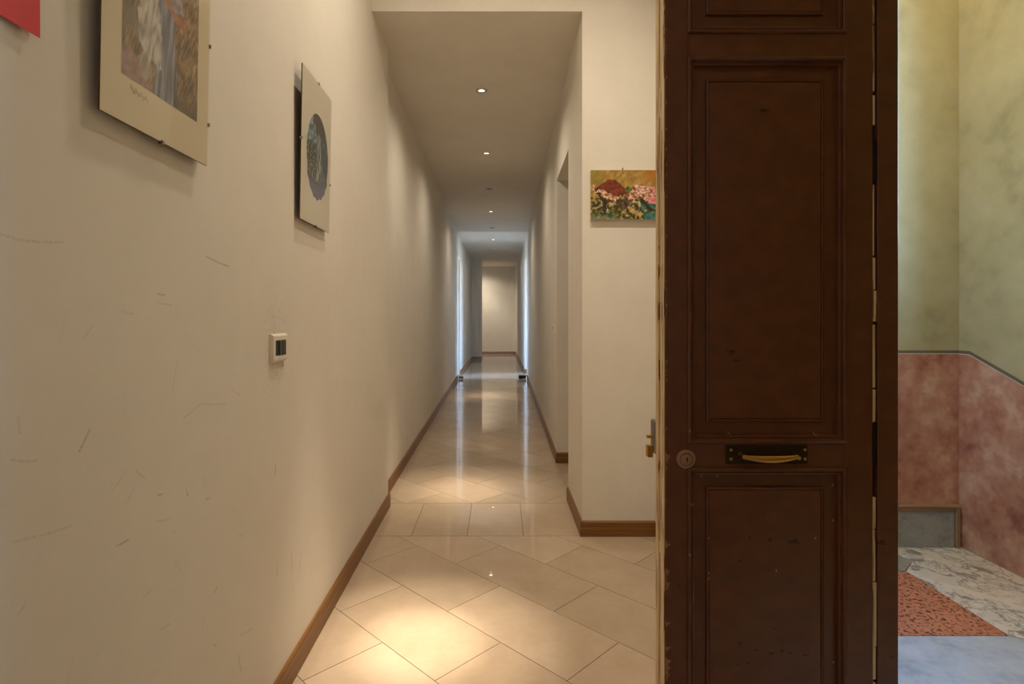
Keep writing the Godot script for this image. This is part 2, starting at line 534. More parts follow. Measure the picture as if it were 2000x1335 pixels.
func build_shell() -> void:
	var st := mb()
	# left wall of the hall: the scuffed stretch carries its own paint
	var sp := scuffed_wall()
	uv_plane(P(0, 2.9, 0.6), Vector3(0, 0, -1.0 / 2.9), Vector3(0, -1.0 / 2.9, 0))
	wallslab(st, Vector2(hall_x(0.6), 0.6), Vector2(hall_x(3.43), 3.43), 0.45, -0.1, 2.9)
	var wl := struct_node("wall_left", "scuffed off-white wall of the entrance hall hung with pictures", "wall")
	obj("lower_wall", st, sp, wl)
	uv_plane(Vector3.ZERO, Vector3.RIGHT, Vector3.DOWN)
	st = mb()
	wallslab(st, Vector2(hall_x(-1.7), -1.7), Vector2(hall_x(0.6), 0.6), 0.45, -0.1, 2.9)
	wallslab(st, Vector2(hall_x(-1.7), -1.7), Vector2(hall_x(3.43), 3.43), 0.45, 2.9, 3.7)
	obj("upper_wall", st, M.wall_paint, wl)
	# corridor left wall with a doorway at d 10.68 - 11.35
	st = mb()
	wallslab(st, Vector2(left_x(3.43), 3.43), Vector2(left_x(10.66), 10.66), 0.22, -0.1, 3.1)
	wallslab(st, Vector2(left_x(10.66), 10.66), Vector2(left_x(11.38), 11.38), 0.22, 2.36, 3.1)
	wallslab(st, Vector2(-0.80, 11.38), Vector2(-0.765, 15.46), 0.22, -0.1, 3.1)
	struct("wall_corridor_left", st, M.wall_paint, "long plain off-white corridor wall with a bright doorway near its far end", "wall")
	# far pillar
	st = mb()
	prism(st, PackedVector2Array([Vector2(-2.2, 15.46), Vector2(-0.505, 15.46), Vector2(-0.505, 16.45), Vector2(-2.2, 16.45)]), -0.1, 3.1)
	struct("wall_pillar", st, M.wall_paint, "shaded wall stub jutting into the corridor beside the bright end wall", "wall")
	st = mb()
	prism(st, PackedVector2Array([Vector2(-2.4, 17.8), Vector2(0.75, 17.8), Vector2(0.75, 18.0), Vector2(-2.4, 18.0)]), -0.1, 3.1)
	prism(st, PackedVector2Array([Vector2(-2.4, 15.46), Vector2(-2.2, 15.46), Vector2(-2.2, 17.8), Vector2(-2.4, 17.8)]), -0.1, 3.1)
	struct("wall_end", st, M.wall_paint, "brightly lit cream wall closing the far end of the corridor", "wall")
	# front wall of the hall with the opening into the corridor
	st = mb()
	prism(st, PackedVector2Array([Vector2(0.443, 2.975), Vector2(2.0, 2.975), Vector2(2.0, 3.57), Vector2(0.443, 3.57)]), -0.1, 3.7)
	prism(st, PackedVector2Array([Vector2(hall_x(3.0), 2.975), Vector2(0.443, 2.975), Vector2(0.443, 3.43), Vector2(hall_x(3.43), 3.43)]), CEIL, 3.7)
	struct("wall_front", st, M.wall_paint, "off-white wall with the tall corridor opening and the small landscape painting", "wall")
	# corridor right wall: doorway next to the pillar, then the wall, then a doorway far back
	st = mb()
	wallslab(st, Vector2(right_x(4.48), 4.48), Vector2(right_x(3.57), 3.57), 0.12, 2.27, 3.1)
	wallslab(st, Vector2(right_x(10.9), 10.9), Vector2(right_x(4.48), 4.48), 0.2, -0.1, 3.1)
	wallslab(st, Vector2(0.546, 11.75), Vector2(right_x(10.9), 10.9), 0.2, 2.36, 3.1)
	wallslab(st, Vector2(0.53, 17.8), Vector2(0.534, 11.75), 0.2, -0.1, 3.1)
	# side passage behind the first doorway
	prism(st, PackedVector2Array([Vector2(right_x(4.48) + 0.2, 4.48), Vector2(1.9, 4.48), Vector2(1.9, 4.6), Vector2(right_x(4.48) + 0.2, 4.6)]), -0.1, 3.1)
	prism(st, PackedVector2Array([Vector2(1.9, 3.57), Vector2(2.0, 3.57), Vector2(2.0, 4.6), Vector2(1.9, 4.6)]), -0.1, 3.1)
	struct("wall_corridor_right", st, M.wall_paint, "long off-white corridor wall with an open doorway beside the pillar", "wall")
	# wall between hall and landing, with the entrance doorway (d 0.22 - 1.22)
	st = mb()
	prism(st, PackedVector2Array([Vector2(0.845, 1.33), Vector2(0.93, 1.33), Vector2(0.93, 2.975), Vector2(0.845, 2.975)]), -0.1, 4.3)
	prism(st, PackedVector2Array([Vector2(0.845, -1.7), Vector2(0.95, -1.7), Vector2(0.95, 0.16), Vector2(0.845, 0.16)]), -0.1, 4.3)
	prism(st, PackedVector2Array([Vector2(0.845, 0.16), Vector2(0.95, 0.16), Vector2(0.95, 1.33), Vector2(0.845, 1.33)]), 2.62, 4.3)
	struct("wall_right", st, M.wall_paint, "off-white partition between the hall and the stair landing", "wall")
	st = mb()
	prism(st, PackedVector2Array([Vector2(-1.1, -1.85), Vector2(0.95, -1.85), Vector2(0.95, -1.7), Vector2(-1.1, -1.7)]), -0.1, 3.7)
	struct("wall_back", st, M.wall_paint, "plain off-white end wall of the entrance hall", "wall")
	st = mb()
	prism(st, PackedVector2Array([Vector2(-1.1, -1.85), Vector2(0.85, -1.85), Vector2(0.85, 2.98), Vector2(-1.1, 2.98)]), HALL, 3.6)
	struct("ceiling_hall", st, M.ceiling_paint, "high white ceiling of the entrance hall", "ceiling")
	st = mb()
	prism(st, PackedVector2Array([Vector2(-1.02, 3.43), Vector2(2.0, 3.43), Vector2(2.0, 4.6), Vector2(0.76, 4.6), Vector2(0.76, 18.0), Vector2(-2.4, 18.0), Vector2(-2.4, 15.46), Vector2(-1.02, 15.46)]), CEIL, 2.98)
	struct("ceiling", st, M.ceiling_paint, "smooth off-white corridor ceiling with a row of recessed spotlights", "ceiling")

func window(st: SurfaceTool, x: float, t: float, d0: float, d1: float, wd0: float, wd1: float, y0: float, y1: float, top: float) -> void:
	# wall across x, with a window opening
	for r in [[d0, wd0, -0.1, top], [wd1, d1, -0.1, top], [wd0, wd1, -0.1, y0], [wd0, wd1, y1, top]]:
		prism(st, PackedVector2Array([Vector2(x, r[0]), Vector2(x + t, r[0]), Vector2(x + t, r[1]), Vector2(x, r[1])]), r[2], r[3])

func build_rooms() -> void:
	# daylit rooms left and right of the far corridor
	var st := mb()
	window(st, -3.0, -0.25, 8.8, 13.2, 9.3, 12.7, 0.6, 2.7, 3.1)
	prism(st, PackedVector2Array([Vector2(-3.0, 8.8), Vector2(-1.03, 8.8), Vector2(-1.03, 8.95), Vector2(-3.0, 8.95)]), -0.1, 3.1)
	prism(st, PackedVector2Array([Vector2(-3.0, 13.05), Vector2(-1.03, 13.05), Vector2(-1.03, 13.2), Vector2(-3.0, 13.2)]), -0.1, 3.1)
	prism(st, PackedVector2Array([Vector2(-3.25, 8.8), Vector2(-1.02, 8.8), Vector2(-1.02, 13.2), Vector2(-3.25, 13.2)]), 2.9, 3.1)
	struct("wall_room_left", st, M.wall_paint, "white room beyond the left doorway of the corridor", "wall")
	st = mb()
	window(st, 2.8, 0.25, 9.8, 13.2, 10.4, 12.6, 0.6, 2.7, 3.1)
	prism(st, PackedVector2Array([Vector2(0.75, 9.8), Vector2(2.8, 9.8), Vector2(2.8, 9.95), Vector2(0.75, 9.95)]), -0.1, 3.1)
	prism(st, PackedVector2Array([Vector2(0.74, 13.05), Vector2(2.8, 13.05), Vector2(2.8, 13.2), Vector2(0.74, 13.2)]), -0.1, 3.1)
	prism(st, PackedVector2Array([Vector2(0.76, 9.8), Vector2(3.05, 9.8), Vector2(3.05, 13.2), Vector2(0.76, 13.2)]), 2.9, 3.1)
	struct("wall_room_right", st, M.wall_paint, "white room beyond the right doorway of the corridor", "wall")
	var k := 0
	for w in [[-3.02, 9.3, 12.7, 0.6, 2.7, "left"], [2.82, 10.4, 12.6, 0.6, 2.7, "right"]]:
		k += 1
		var root := struct_node("window_%d" % k, "white framed window of the room %s of the corridor" % w[5], "window")
		st = mb()
		for r in [[w[1], w[1] + 0.06, w[3], w[4]], [w[2] - 0.06, w[2], w[3], w[4]], [(w[1] + w[2]) / 2 - 0.04, (w[1] + w[2]) / 2 + 0.04, w[3] + 0.06, w[4] - 0.06], [w[1] + 0.06, w[2] - 0.06, w[3], w[3] + 0.06], [w[1] + 0.06, w[2] - 0.06, w[4] - 0.06, w[4]]]:
			box(st, Vector3(w[0] - 0.025, r[2], r[0]), Vector3(w[0] + 0.025, r[3], r[1]), 0.003)
		obj("window_frame", st, M.white_door, root)
		for h in 2:
			var m0: float = (w[1] + w[2]) / 2
			st = mb()
			box(st, Vector3(w[0] - 0.004, w[3] + 0.06, w[1] + 0.06 if h == 0 else m0 + 0.04), Vector3(w[0] + 0.004, w[4] - 0.06, m0 - 0.04 if h == 0 else w[2] - 0.06))
			obj("pane", st, M.window_glass, root)

# ------------------------------------------------------------------ landing
func build_landing() -> void:
	var root := struct_node("floor_landing", "stair landing floor of white, red and grey marble slabs", "floor")
	var slab := func(pts: Array, m: Material, label: String):
		var st := mb()
		prism(st, PackedVector2Array(pts), -0.03, 0.0)
		var o := obj("slab", st, m, root)
		o.set_meta("label", label)
	var g := 0.0015
	slab.call([Vector2(1.869 + g, 2.045), Vector2(2.345, 1.70), Vector2(2.345, 2.842), Vector2(1.0, 2.842), Vector2(0.95, 2.842), Vector2(0.95, 2.775), Vector2(1.965 + g, 2.775), Vector2(1.965 + g, 2.654), Vector2(1.871 + g, 2.562)], M.veined_marble, "grey-veined white marble border slab")
	slab.call([Vector2(0.95, 2.041 + g), Vector2(1.869, 2.041 + g), Vector2(1.870, 2.563 - g), Vector2(0.95, 2.563 - g)], M.red_marble, "mottled orange-red marble slab")
	slab.call([Vector2(0.95, 2.563 + g), Vector2(1.869, 2.563 + g), Vector2(1.964, 2.656), Vector2(1.964, 2.773), Vector2(0.95, 2.773)], M.grey_marble, "plain grey marble slab")
	slab.call([Vector2(0.95, 2.041 - g), Vector2(1.869, 2.041 - g), Vector2(2.345, 1.695), Vector2(2.345, 0.9), Vector2(0.95, 0.9)], M.carrara, "pale blue-white marble slab")
	var st := mb()
	prism(st, PackedVector2Array([Vector2(0.95, -1.8), Vector2(2.345, -1.8), Vector2(2.345, 0.897), Vector2(0.95, 0.897)]), -0.03, 0.0)
	obj("slab", st, M.veined_marble, root)
	st = mb()
	prism(st, PackedVector2Array([Vector2(0.85, -1.8), Vector2(2.36, -1.8), Vector2(2.36, 2.85), Vector2(0.90, 2.85), Vector2(0.90, 1.33), Vector2(0.85, 1.33)]), -0.12, -0.004)
	obj("mortar_bed", st, M.grout, root)
	st = mb()
	box(st, Vector3(0.842, -0.02, 0.22), Vector3(0.95, 0.004, 1.22), 0.002)
	struct("threshold", st, M.veined_marble, "marble door sill between hall and landing", "door sill")
	# walls: plaster with the pink dado as a coat of its own
	var wb := struct_node("wall_landing_back", "stained lime-green plaster wall with pink washed dado on the landing", "wall")
	st = mb()
	prism(st, PackedVector2Array([Vector2(0.93, 2.844), Vector2(2.60, 2.844), Vector2(2.60, 2.975), Vector2(0.93, 2.975)]), -0.1, LAND)
	obj("plaster", st, M.lime_plaster, wb)
	st = mb()
	box(st, Vector3(0.95, 0.0, 2.8425), Vector3(2.3465, 0.98, 2.844))
	obj("dado", st, M.pink_wash, wb)
	st = mb()
	box(st, Vector3(0.95, 0.984, 2.842), Vector3(2.3465, 0.998, 2.844))
	obj("dado_band", st, M.dado_line, wb)
	st = mb()
	box(st, Vector3(0.95, 0.979, 2.842), Vector3(2.3465, 0.983, 2.844))
	obj("dado_thread", st, M.dado_thread, wb)
	var wr := struct_node("wall_landing_right", "landing side wall whose pink dado slopes down with the stairs", "wall")
	st = mb()
	window(st, 2.347, 0.253, -1.9, 2.844, 1.68, 2.36, 1.5, 3.5, LAND)
	obj("plaster", st, M.lime_plaster, wr)
	var strip := func(called: String, m: Material, a: float, b: float, x: float):
		# sloping band between two offsets below the dado line
		st = mb()
		var s := 0.42
		var q := [[2.842, 0.998], [2.778, 0.998], [0.6, 0.998 - 2.178 * s]]
		for i in 2:
			var hi0: float = q[i][1] - a
			var hi1: float = q[i + 1][1] - a
			var lo0: float = 0.004 if b > 5.0 else q[i][1] - b
			var lo1: float = 0.004 if b > 5.0 else q[i + 1][1] - b
			var f := [P(x, hi0, q[i][0]), P(x, hi1, q[i + 1][0]), P(x, lo1, q[i + 1][0]), P(x, lo0, q[i][0])]
			face(st, f, Vector3(-1, 0, 0))
			var bk := f.map(func(p): return Vector3(2.347, p.y, p.z))
			face(st, [f[0], f[1], bk[1], bk[0]], Vector3(0, 1, 0))
			face(st, [f[3], f[2], bk[2], bk[3]], Vector3(0, -1, 0))
		obj(called, st, m, wr)
	strip.call("dado", M.pink_wash, 0.019, 9.0, 2.3455)
	strip.call("dado_band", M.dado_line, 0.0, 0.015, 2.345)
	strip.call("dado_thread", M.dado_thread, 0.016, 0.0205, 2.345)
	# marble skirting of the landing
	var sk := struct_node("baseboard_landing", "grey marble skirting panel with brown moulded cap and end strip", "baseboard")
	st = mb()
	box(st, Vector3(0.955, 0.001, 2.826), Vector3(2.3095, 0.186, 2.8415), 0.001)
	obj("marble_panel", st, M.grey_marble, sk)
	st = mb()
	box(st, Vector3(0.955, 0.1865, 2.818), Vector3(2.312, 0.205, 2.8415), 0.003)
	box(st, Vector3(0.955, 0.2055, 2.81), Vector3(2.335, 0.216, 2.8415), 0.003)
	obj("cap", st, M.oak_trim, sk)
	st = mb()
	box(st, Vector3(2.3125, 0.001, 2.815), Vector3(2.333, 0.205, 2.8415), 0.003)
	obj("end_strip", st, M.oak_trim, sk)
	# rest of the stairwell, with the window that lights it
	st = mb()
	prism(st, PackedVector2Array([Vector2(0.95, -1.9), Vector2(2.6, -1.9), Vector2(2.6, -1.7), Vector2(0.95, -1.7)]), -0.1, LAND)
	struct("wall_landing_front", st, M.lime_plaster, "plain lime plaster end wall of the stair landing", "wall")
	st = mb()
	prism(st, PackedVector2Array([Vector2(0.86, -1.9), Vector2(2.6, -1.9), Vector2(2.6, 2.975), Vector2(0.86, 2.975)]), LAND, LAND + 0.15)
	struct("ceiling_landing", st, M.ceiling_paint, "high pale ceiling over the stair landing", "ceiling")
	var win := struct_node("window_3", "tall window of the stair landing", "window")
	st = mb()
	for r in [[1.68, 1.72, 1.5, 3.5], [2.32, 2.36, 1.5, 3.5], [1.72, 2.32, 1.5, 1.54], [1.72, 2.32, 3.46, 3.5], [1.72, 2.32, 2.48, 2.52]]:
		box(st, Vector3(2.52, r[2], r[0]), Vector3(2.57, r[3], r[1]), 0.003)
	obj("window_frame", st, M.white_door, win)
	for h in 2:
		st = mb()
		box(st, Vector3(2.542, [1.54, 2.52][h], 1.72), Vector3(2.548, [2.48, 3.46][h], 2.32))
		obj("pane", st, M.window_glass, win)
	# glass bowl lamp under the landing ceiling
	var lamp := thing("bowl_lamp", "opal glass bowl lamp on the landing ceiling", "ceiling lamp", P(1.25, LAND, 1.7))
	st = mb()
	lathe(st, [[0.05, 0.0], [0.05, 0.02], [0.012, 0.03], [0.012, 0.12]], Vector3.ZERO, Vector3.DOWN, 20)
	obj("canopy", st, M.dark_brass, lamp)
	st = mb()
	lathe(st, [[0.012, 0.12], [0.11, 0.14], [0.13, 0.17], [0.11, 0.22], [0.06, 0.255], [0.0, 0.265]], Vector3.ZERO, Vector3.DOWN, 28)
	obj("lamp_bowl", st, M.bowl_glow, lamp)
	var l := OmniLight3D.new()
	l.name = "bowl_light"
	lamp.add_child(l)
	l.position = Vector3(0, -0.19, 0)
	l.light_color = C(255, 222, 156)
	l.light_energy = 0.95
	l.light_size = 0.08
	l.omni_range = 30.0
	l.omni_attenuation = 2.0
	l.shadow_enabled = true

# ------------------------------------------------------------------ skirting
func board(st: SurfaceTool, a: Vector2, b: Vector2, h := 0.082, t := 0.012) -> void:
	# skirting board along the wall line a-b, thickness to the right of a->b; rounded top edge
	var u := (b - a).normalized()
	var n := Vector2(u.y, -u.x)
	var n3 := P(n.x, 0, n.y)
	uv_plane(P(a.x, 0, a.y), P(u.x, 0, u.y), Vector3.UP)
	var prof := [[t, 0.001], [t, h - 0.008], [t - 0.002, h - 0.003], [t - 0.006, h], [0.0, h]]
	for i in prof.size() - 1:
		var q := []
		for e in [[a, prof[i]], [b, prof[i]], [b, prof[i + 1]], [a, prof[i + 1]]]:
			var p: Vector2 = e[0] + n * e[1][0]
			q.append(P(p.x, e[1][1], p.y))
		face(st, q, n3 + Vector3.UP * (0.0 if i == 0 else 0.6))
	for e in [a, b]:
		var q := [P(e.x, 0.001, e.y)]
		for k in prof:
			var p: Vector2 = e + n * k[0]
			q.append(P(p.x, k[1], p.y))
		face(st, q, P(u.x, 0, u.y) * (1.0 if e == b else -1.0))
	uv_plane(Vector3.ZERO, Vector3.RIGHT, Vector3.DOWN)

func build_skirting() -> void:
	var st := mb()
	board(st, Vector2(hall_x(-1.69), -1.69), Vector2(hall_x(3.43), 3.442))
	board(st, Vector2(hall_x(3.43) + 0.011, 3.43), Vector2(-0.735, 3.43))
	struct("baseboard_left", st, M.oak, "oak skirting board along the scuffed hall wall", "baseboard")
	st = mb()
	board(st, Vector2(left_x(3.445), 3.445), Vector2(left_x(10.58), 10.58))
	struct("baseboard_corridor_left", st, M.oak, "long oak skirting board on the left corridor wall before the glass door", "baseboard")
	st = mb()
	board(st, Vector2(-0.80, 11.39), Vector2(-0.765, 15.46))
	board(st, Vector2(-0.753, 15.46), Vector2(-0.493, 15.46))
	board(st, Vector2(-0.505, 15.45), Vector2(-0.505, 16.44))
	struct("baseboard_far_left", st, M.oak, "oak skirting board round the far wall stub behind the glass door", "baseboard")
	st = mb()
	board(st, Vector2(-2.1, 17.8), Vector2(0.53, 17.8))
	struct("baseboard_end", st, M.oak, "oak skirting board along the bright end wall", "baseboard")
	st = mb()
	board(st, Vector2(0.53, 17.79), Vector2(0.534, 11.76))
	board(st, Vector2(0.523, 11.75), Vector2(0.62, 11.75))
	struct("baseboard_far_right", st, M.oak, "oak skirting board on the right corridor wall behind the glass door", "baseboard")
	st = mb()
	board(st, Vector2(right_x(10.58), 10.58), Vector2(right_x(4.48), 4.468))
	board(st, Vector2(right_x(4.48) - 0.011, 4.48), Vector2(1.88, 4.48))
	struct("baseboard_corridor_right", st, M.oak, "oak skirting board on the right corridor wall turning into the open doorway", "baseboard")
	st = mb()
	board(st, Vector2(0.443, 3.565), Vector2(0.443, 2.964))
	board(st, Vector2(0.432, 2.975), Vector2(0.832, 2.975))
	struct("baseboard_front", st, M.oak, "oak skirting board wrapped round the pillar under the landscape painting", "baseboard")
	st = mb()
	board(st, Vector2(0.845, 2.96), Vector2(0.845, 1.34))
	struct("baseboard_right", st, M.oak, "oak skirting board behind the open entrance door", "baseboard")

# ------------------------------------------------------------------ lamps
func downlight(at: Vector3, label: String, glow: String, energy: float, angle: float, aim := Vector3.DOWN, wide := 0.0, group := "ceiling spotlights") -> void:
	var root := thing("recessed_spotlight", label, "spotlight", at, group)
	var st := mb()
	lathe(st, [[0.022, 0.0], [0.023, 0.004], [0.032, 0.006], [0.040, 0.004], [0.042, 0.0]], Vector3.ZERO, Vector3.DOWN, 28)
	obj("trim_ring", st, M.chrome if glow != "lamp_off" else M.steel, root)
	st = mb()
	lathe(st, [[0.0, 0.003], [0.015, 0.0025], [0.022, 0.001]], Vector3.ZERO, Vector3.DOWN, 24)
	obj("lamp_lens", st, M[glow], root)
	var beams := [["core", energy * 0.55, angle * 0.5], ["beam", energy * 0.45, angle], ["spill", wide, 78.0]]
	for k in 3:
		var e: float = beams[k][1]
		if e <= 0.0:
			continue
		var l := SpotLight3D.new()
		l.name = beams[k][0]
		root.add_child(l)
		l.position = Vector3(0, -0.012, 0)
		l.basis = Basis.looking_at(aim.normalized() if k < 2 else Vector3.DOWN, Vector3.FORWARD)
		l.light_color = C(255, 240, 216)
		l.light_energy = e
		l.spot_angle = beams[k][2]
		l.spot_angle_attenuation = 1.0
		l.spot_range = 30.0
		l.spot_attenuation = 2.0
		l.light_size = 0.02
		l.shadow_enabled = true

func build_lamps() -> void:
	var hl := "recessed spotlight in the high hall ceiling"
	downlight(P(-0.2, HALL, 1.95), hl + " above the scuffed wall", "lamp_glow", 24.0, 10.0, P(-0.026, -1, 0.014), 1.25, "hall spotlights")
	downlight(P(0.42, HALL, 1.95), hl + " above the landscape painting", "lamp_glow", 0.7, 45.0, P(0.0, -1, 0.25), 1.05, "hall spotlights")
	downlight(P(-0.45, HALL, -0.3), hl + " beside the entrance doorway", "lamp_glow", 0.6, 30.0, Vector3.DOWN, 0.62, "hall spotlights")
	var names := ["first in the row, next to the corridor opening", "second in the row from the corridor opening", "third in the row, switched off", "fourth in the row from the corridor opening", "fifth in the row, switched off", "sixth in the row, just behind the glass door", "seventh in the row, behind the glass door"]
	var ds := [4.01, 5.54, 7.08, 8.58, 10.14, 11.66, 13.2]
	for i in 7:
		var lit: bool = i in [0, 1, 3, 5, 6]
		var e: float = [9.0, 0.8, 0.0, 6.0, 0.0, 2.0, 0.4][i]
		downlight(P(-0.127, CEIL, ds[i]), "ceiling spotlight " + names[i], ["lamp_off", "lamp_glow", "lamp_dim"][0 if not lit else (2 if i == 6 else 1)], e, 15.0, P(-0.04, -1, -0.085), [0.65, 0.55, 0.0, 0.6, 0.0, 0.3, 0.2][i])
	downlight(P(-0.75, CEIL, 17.1), "ceiling spotlight hidden behind the far wall stub", "lamp_glow", 2.5, 50.0, P(0.35, -1, 0.3), 1.0)

# ------------------------------------------------------------------ entrance door
const DF := 1.24            # depth of the leaf's outer face
func dx(px: float) -> float:
	return (px - 975.0) / 877.4
func dy(py: float) -> float:
	return 1.165 - (py - 620.0) / 877.4

func door_paint() -> StandardMaterial3D:
	# old brown gloss paint, with its knocks and flakes; covers 0.56 m x 2.5 m
	var w := 448
	var h := 2000
	var fa := field(512, 512, noise(81, 0.02, 4))
	var im := Image.create(w, h, false, Image.FORMAT_RGB8)
	for y in h:
		for x in w:
			var a := fa[(y % 512) * 512 + x] / 255.0
			im.set_pixel(x, y, C(106, 58, 31).lerp(C(86, 46, 24), a))
	var r := RandomNumberGenerator.new()
	r.seed = 5
	var blot := func(x: float, y: float, rx: float, ry: float, c: Color, k: float):
		# x, y in metres from the top left corner of the sheet
		var cx := x * 800.0
		var cy := y * 800.0
		for j in range(int(cy - ry * 800) - 2, int(cy + ry * 800) + 3):
			for i in range(int(cx - rx * 800) - 2, int(cx + rx * 800) + 3):
				if i < 0 or j < 0 or i >= w or j >= h:
					continue
				var q := Vector2((i - cx) / (rx * 800), (j - cy) / (ry * 800))
				var ang := atan2(q.y, q.x)
				var edge := 0.75 + 0.25 * sin(ang * 3.0 + cx) + 0.15 * sin(ang * 7.0 + cy)
				if q.length() < edge:
					im.set_pixel(i, j, im.get_pixel(i, j).lerp(c, k))
	var dark := C(24, 14, 11)
	var tan_ := C(176, 128, 92)
	var x0 := 0.3704
	# knocks on the panels: door x, height
	for k in [[0.592, 1.629, 0.012, 0.005], [0.41, 1.51, 0.003, 0.003], [0.53, 1.07, 0.01, 0.003], [0.52, 1.09, 0.007, 0.003], [0.523, 1.09, 0.004, 0.004], [0.66, 0.665, 0.013, 0.006], [0.605, 0.668, 0.006, 0.004], [0.56, 0.673, 0.004, 0.003], [0.617, 0.695, 0.005, 0.002], [0.537, 0.622, 0.005, 0.004], [0.617, 0.47, 0.006, 0.002], [0.538, 0.437, 0.006, 0.005], [0.575, 0.423, 0.005, 0.003], [0.608, 0.415, 0.008, 0.004], [0.632, 0.42, 0.004, 0.004], [0.65, 0.416, 0.007, 0.002], [0.685, 0.41, 0.012, 0.002], [0.535, 0.39, 0.004, 0.003], [0.556, 0.393, 0.006, 0.003], [0.40, 0.57, 0.004, 0.003], [0.52, 1.085, 0.008, 0.002], [0.51, 1.09, 0.004, 0.002]]:
		blot.call(k[0] - x0, 2.5 - k[1], k[2], k[3], dark, 0.75)
	for i in 90:
		blot.call(r.randf_range(0.0, 0.46), r.randf_range(0.9, 2.4), r.randf_range(0.0008, 0.003), r.randf_range(0.0008, 0.002), dark, 0.5)
	# flaked paint on the latch stile's corner
	for k in [0.855, 0.66, 0.60, 0.57, 0.485, 0.43, 0.40, 0.385, 0.37]:
		blot.call(0.003, 2.5 - k, r.randf_range(0.004, 0.008), r.randf_range(0.004, 0.014), tan_, 0.75)
	for i in 40:
		blot.call(0.0015, r.randf_range(0.6, 2.4), r.randf_range(0.001, 0.003), r.randf_range(0.002, 0.006), tan_, 0.7)
	# chips on mouldings
	for k in [[0.4685, 0.672], [0.4685, 0.594], [0.4685, 0.582], [0.425, 0.75], [0.432, 0.75], [0.4215, 0.915], [0.707, 0.672], [0.75, 0.79], [0.75, 0.71], [0.752, 0.39], [0.62, 0.60], [0.454, 0.81], [0.49, 0.811], [0.422, 0.64], [0.5155, 0.905], [0.707, 0.905]]:
		blot.call(k[0] - x0, 2.5 - k[1], 0.0022, 0.0034, C(198, 178, 150), 0.85)
	var m := mat("brown_paint", Color.WHITE, 0.32, 0.0, 0.5)
	m.albedo_texture = tex(im)
	return m

func worn_edge() -> StandardMaterial3D:
	# cream edge paint rubbed through to bare and black wood; 3.2 cm x 2.5 m
	var w := 64
	var h := 2048
	var n := noise(91, 0.02, 4)
	var im := Image.create(w, h, false, Image.FORMAT_RGB8)
	for y in h:
		for x in w:
			var a := n.get_noise_2d(x * 1.6, y * 0.28)
			var c := C(222, 200, 156).lerp(C(198, 168, 122), clampf(a + 0.5, 0, 1))
			if a > 0.34:
				c = C(134, 94, 58)
			im.set_pixel(x, y, c)
	var m := mat("cream_edge", Color.WHITE, 0.55)
	m.albedo_texture = tex(im)
	return m

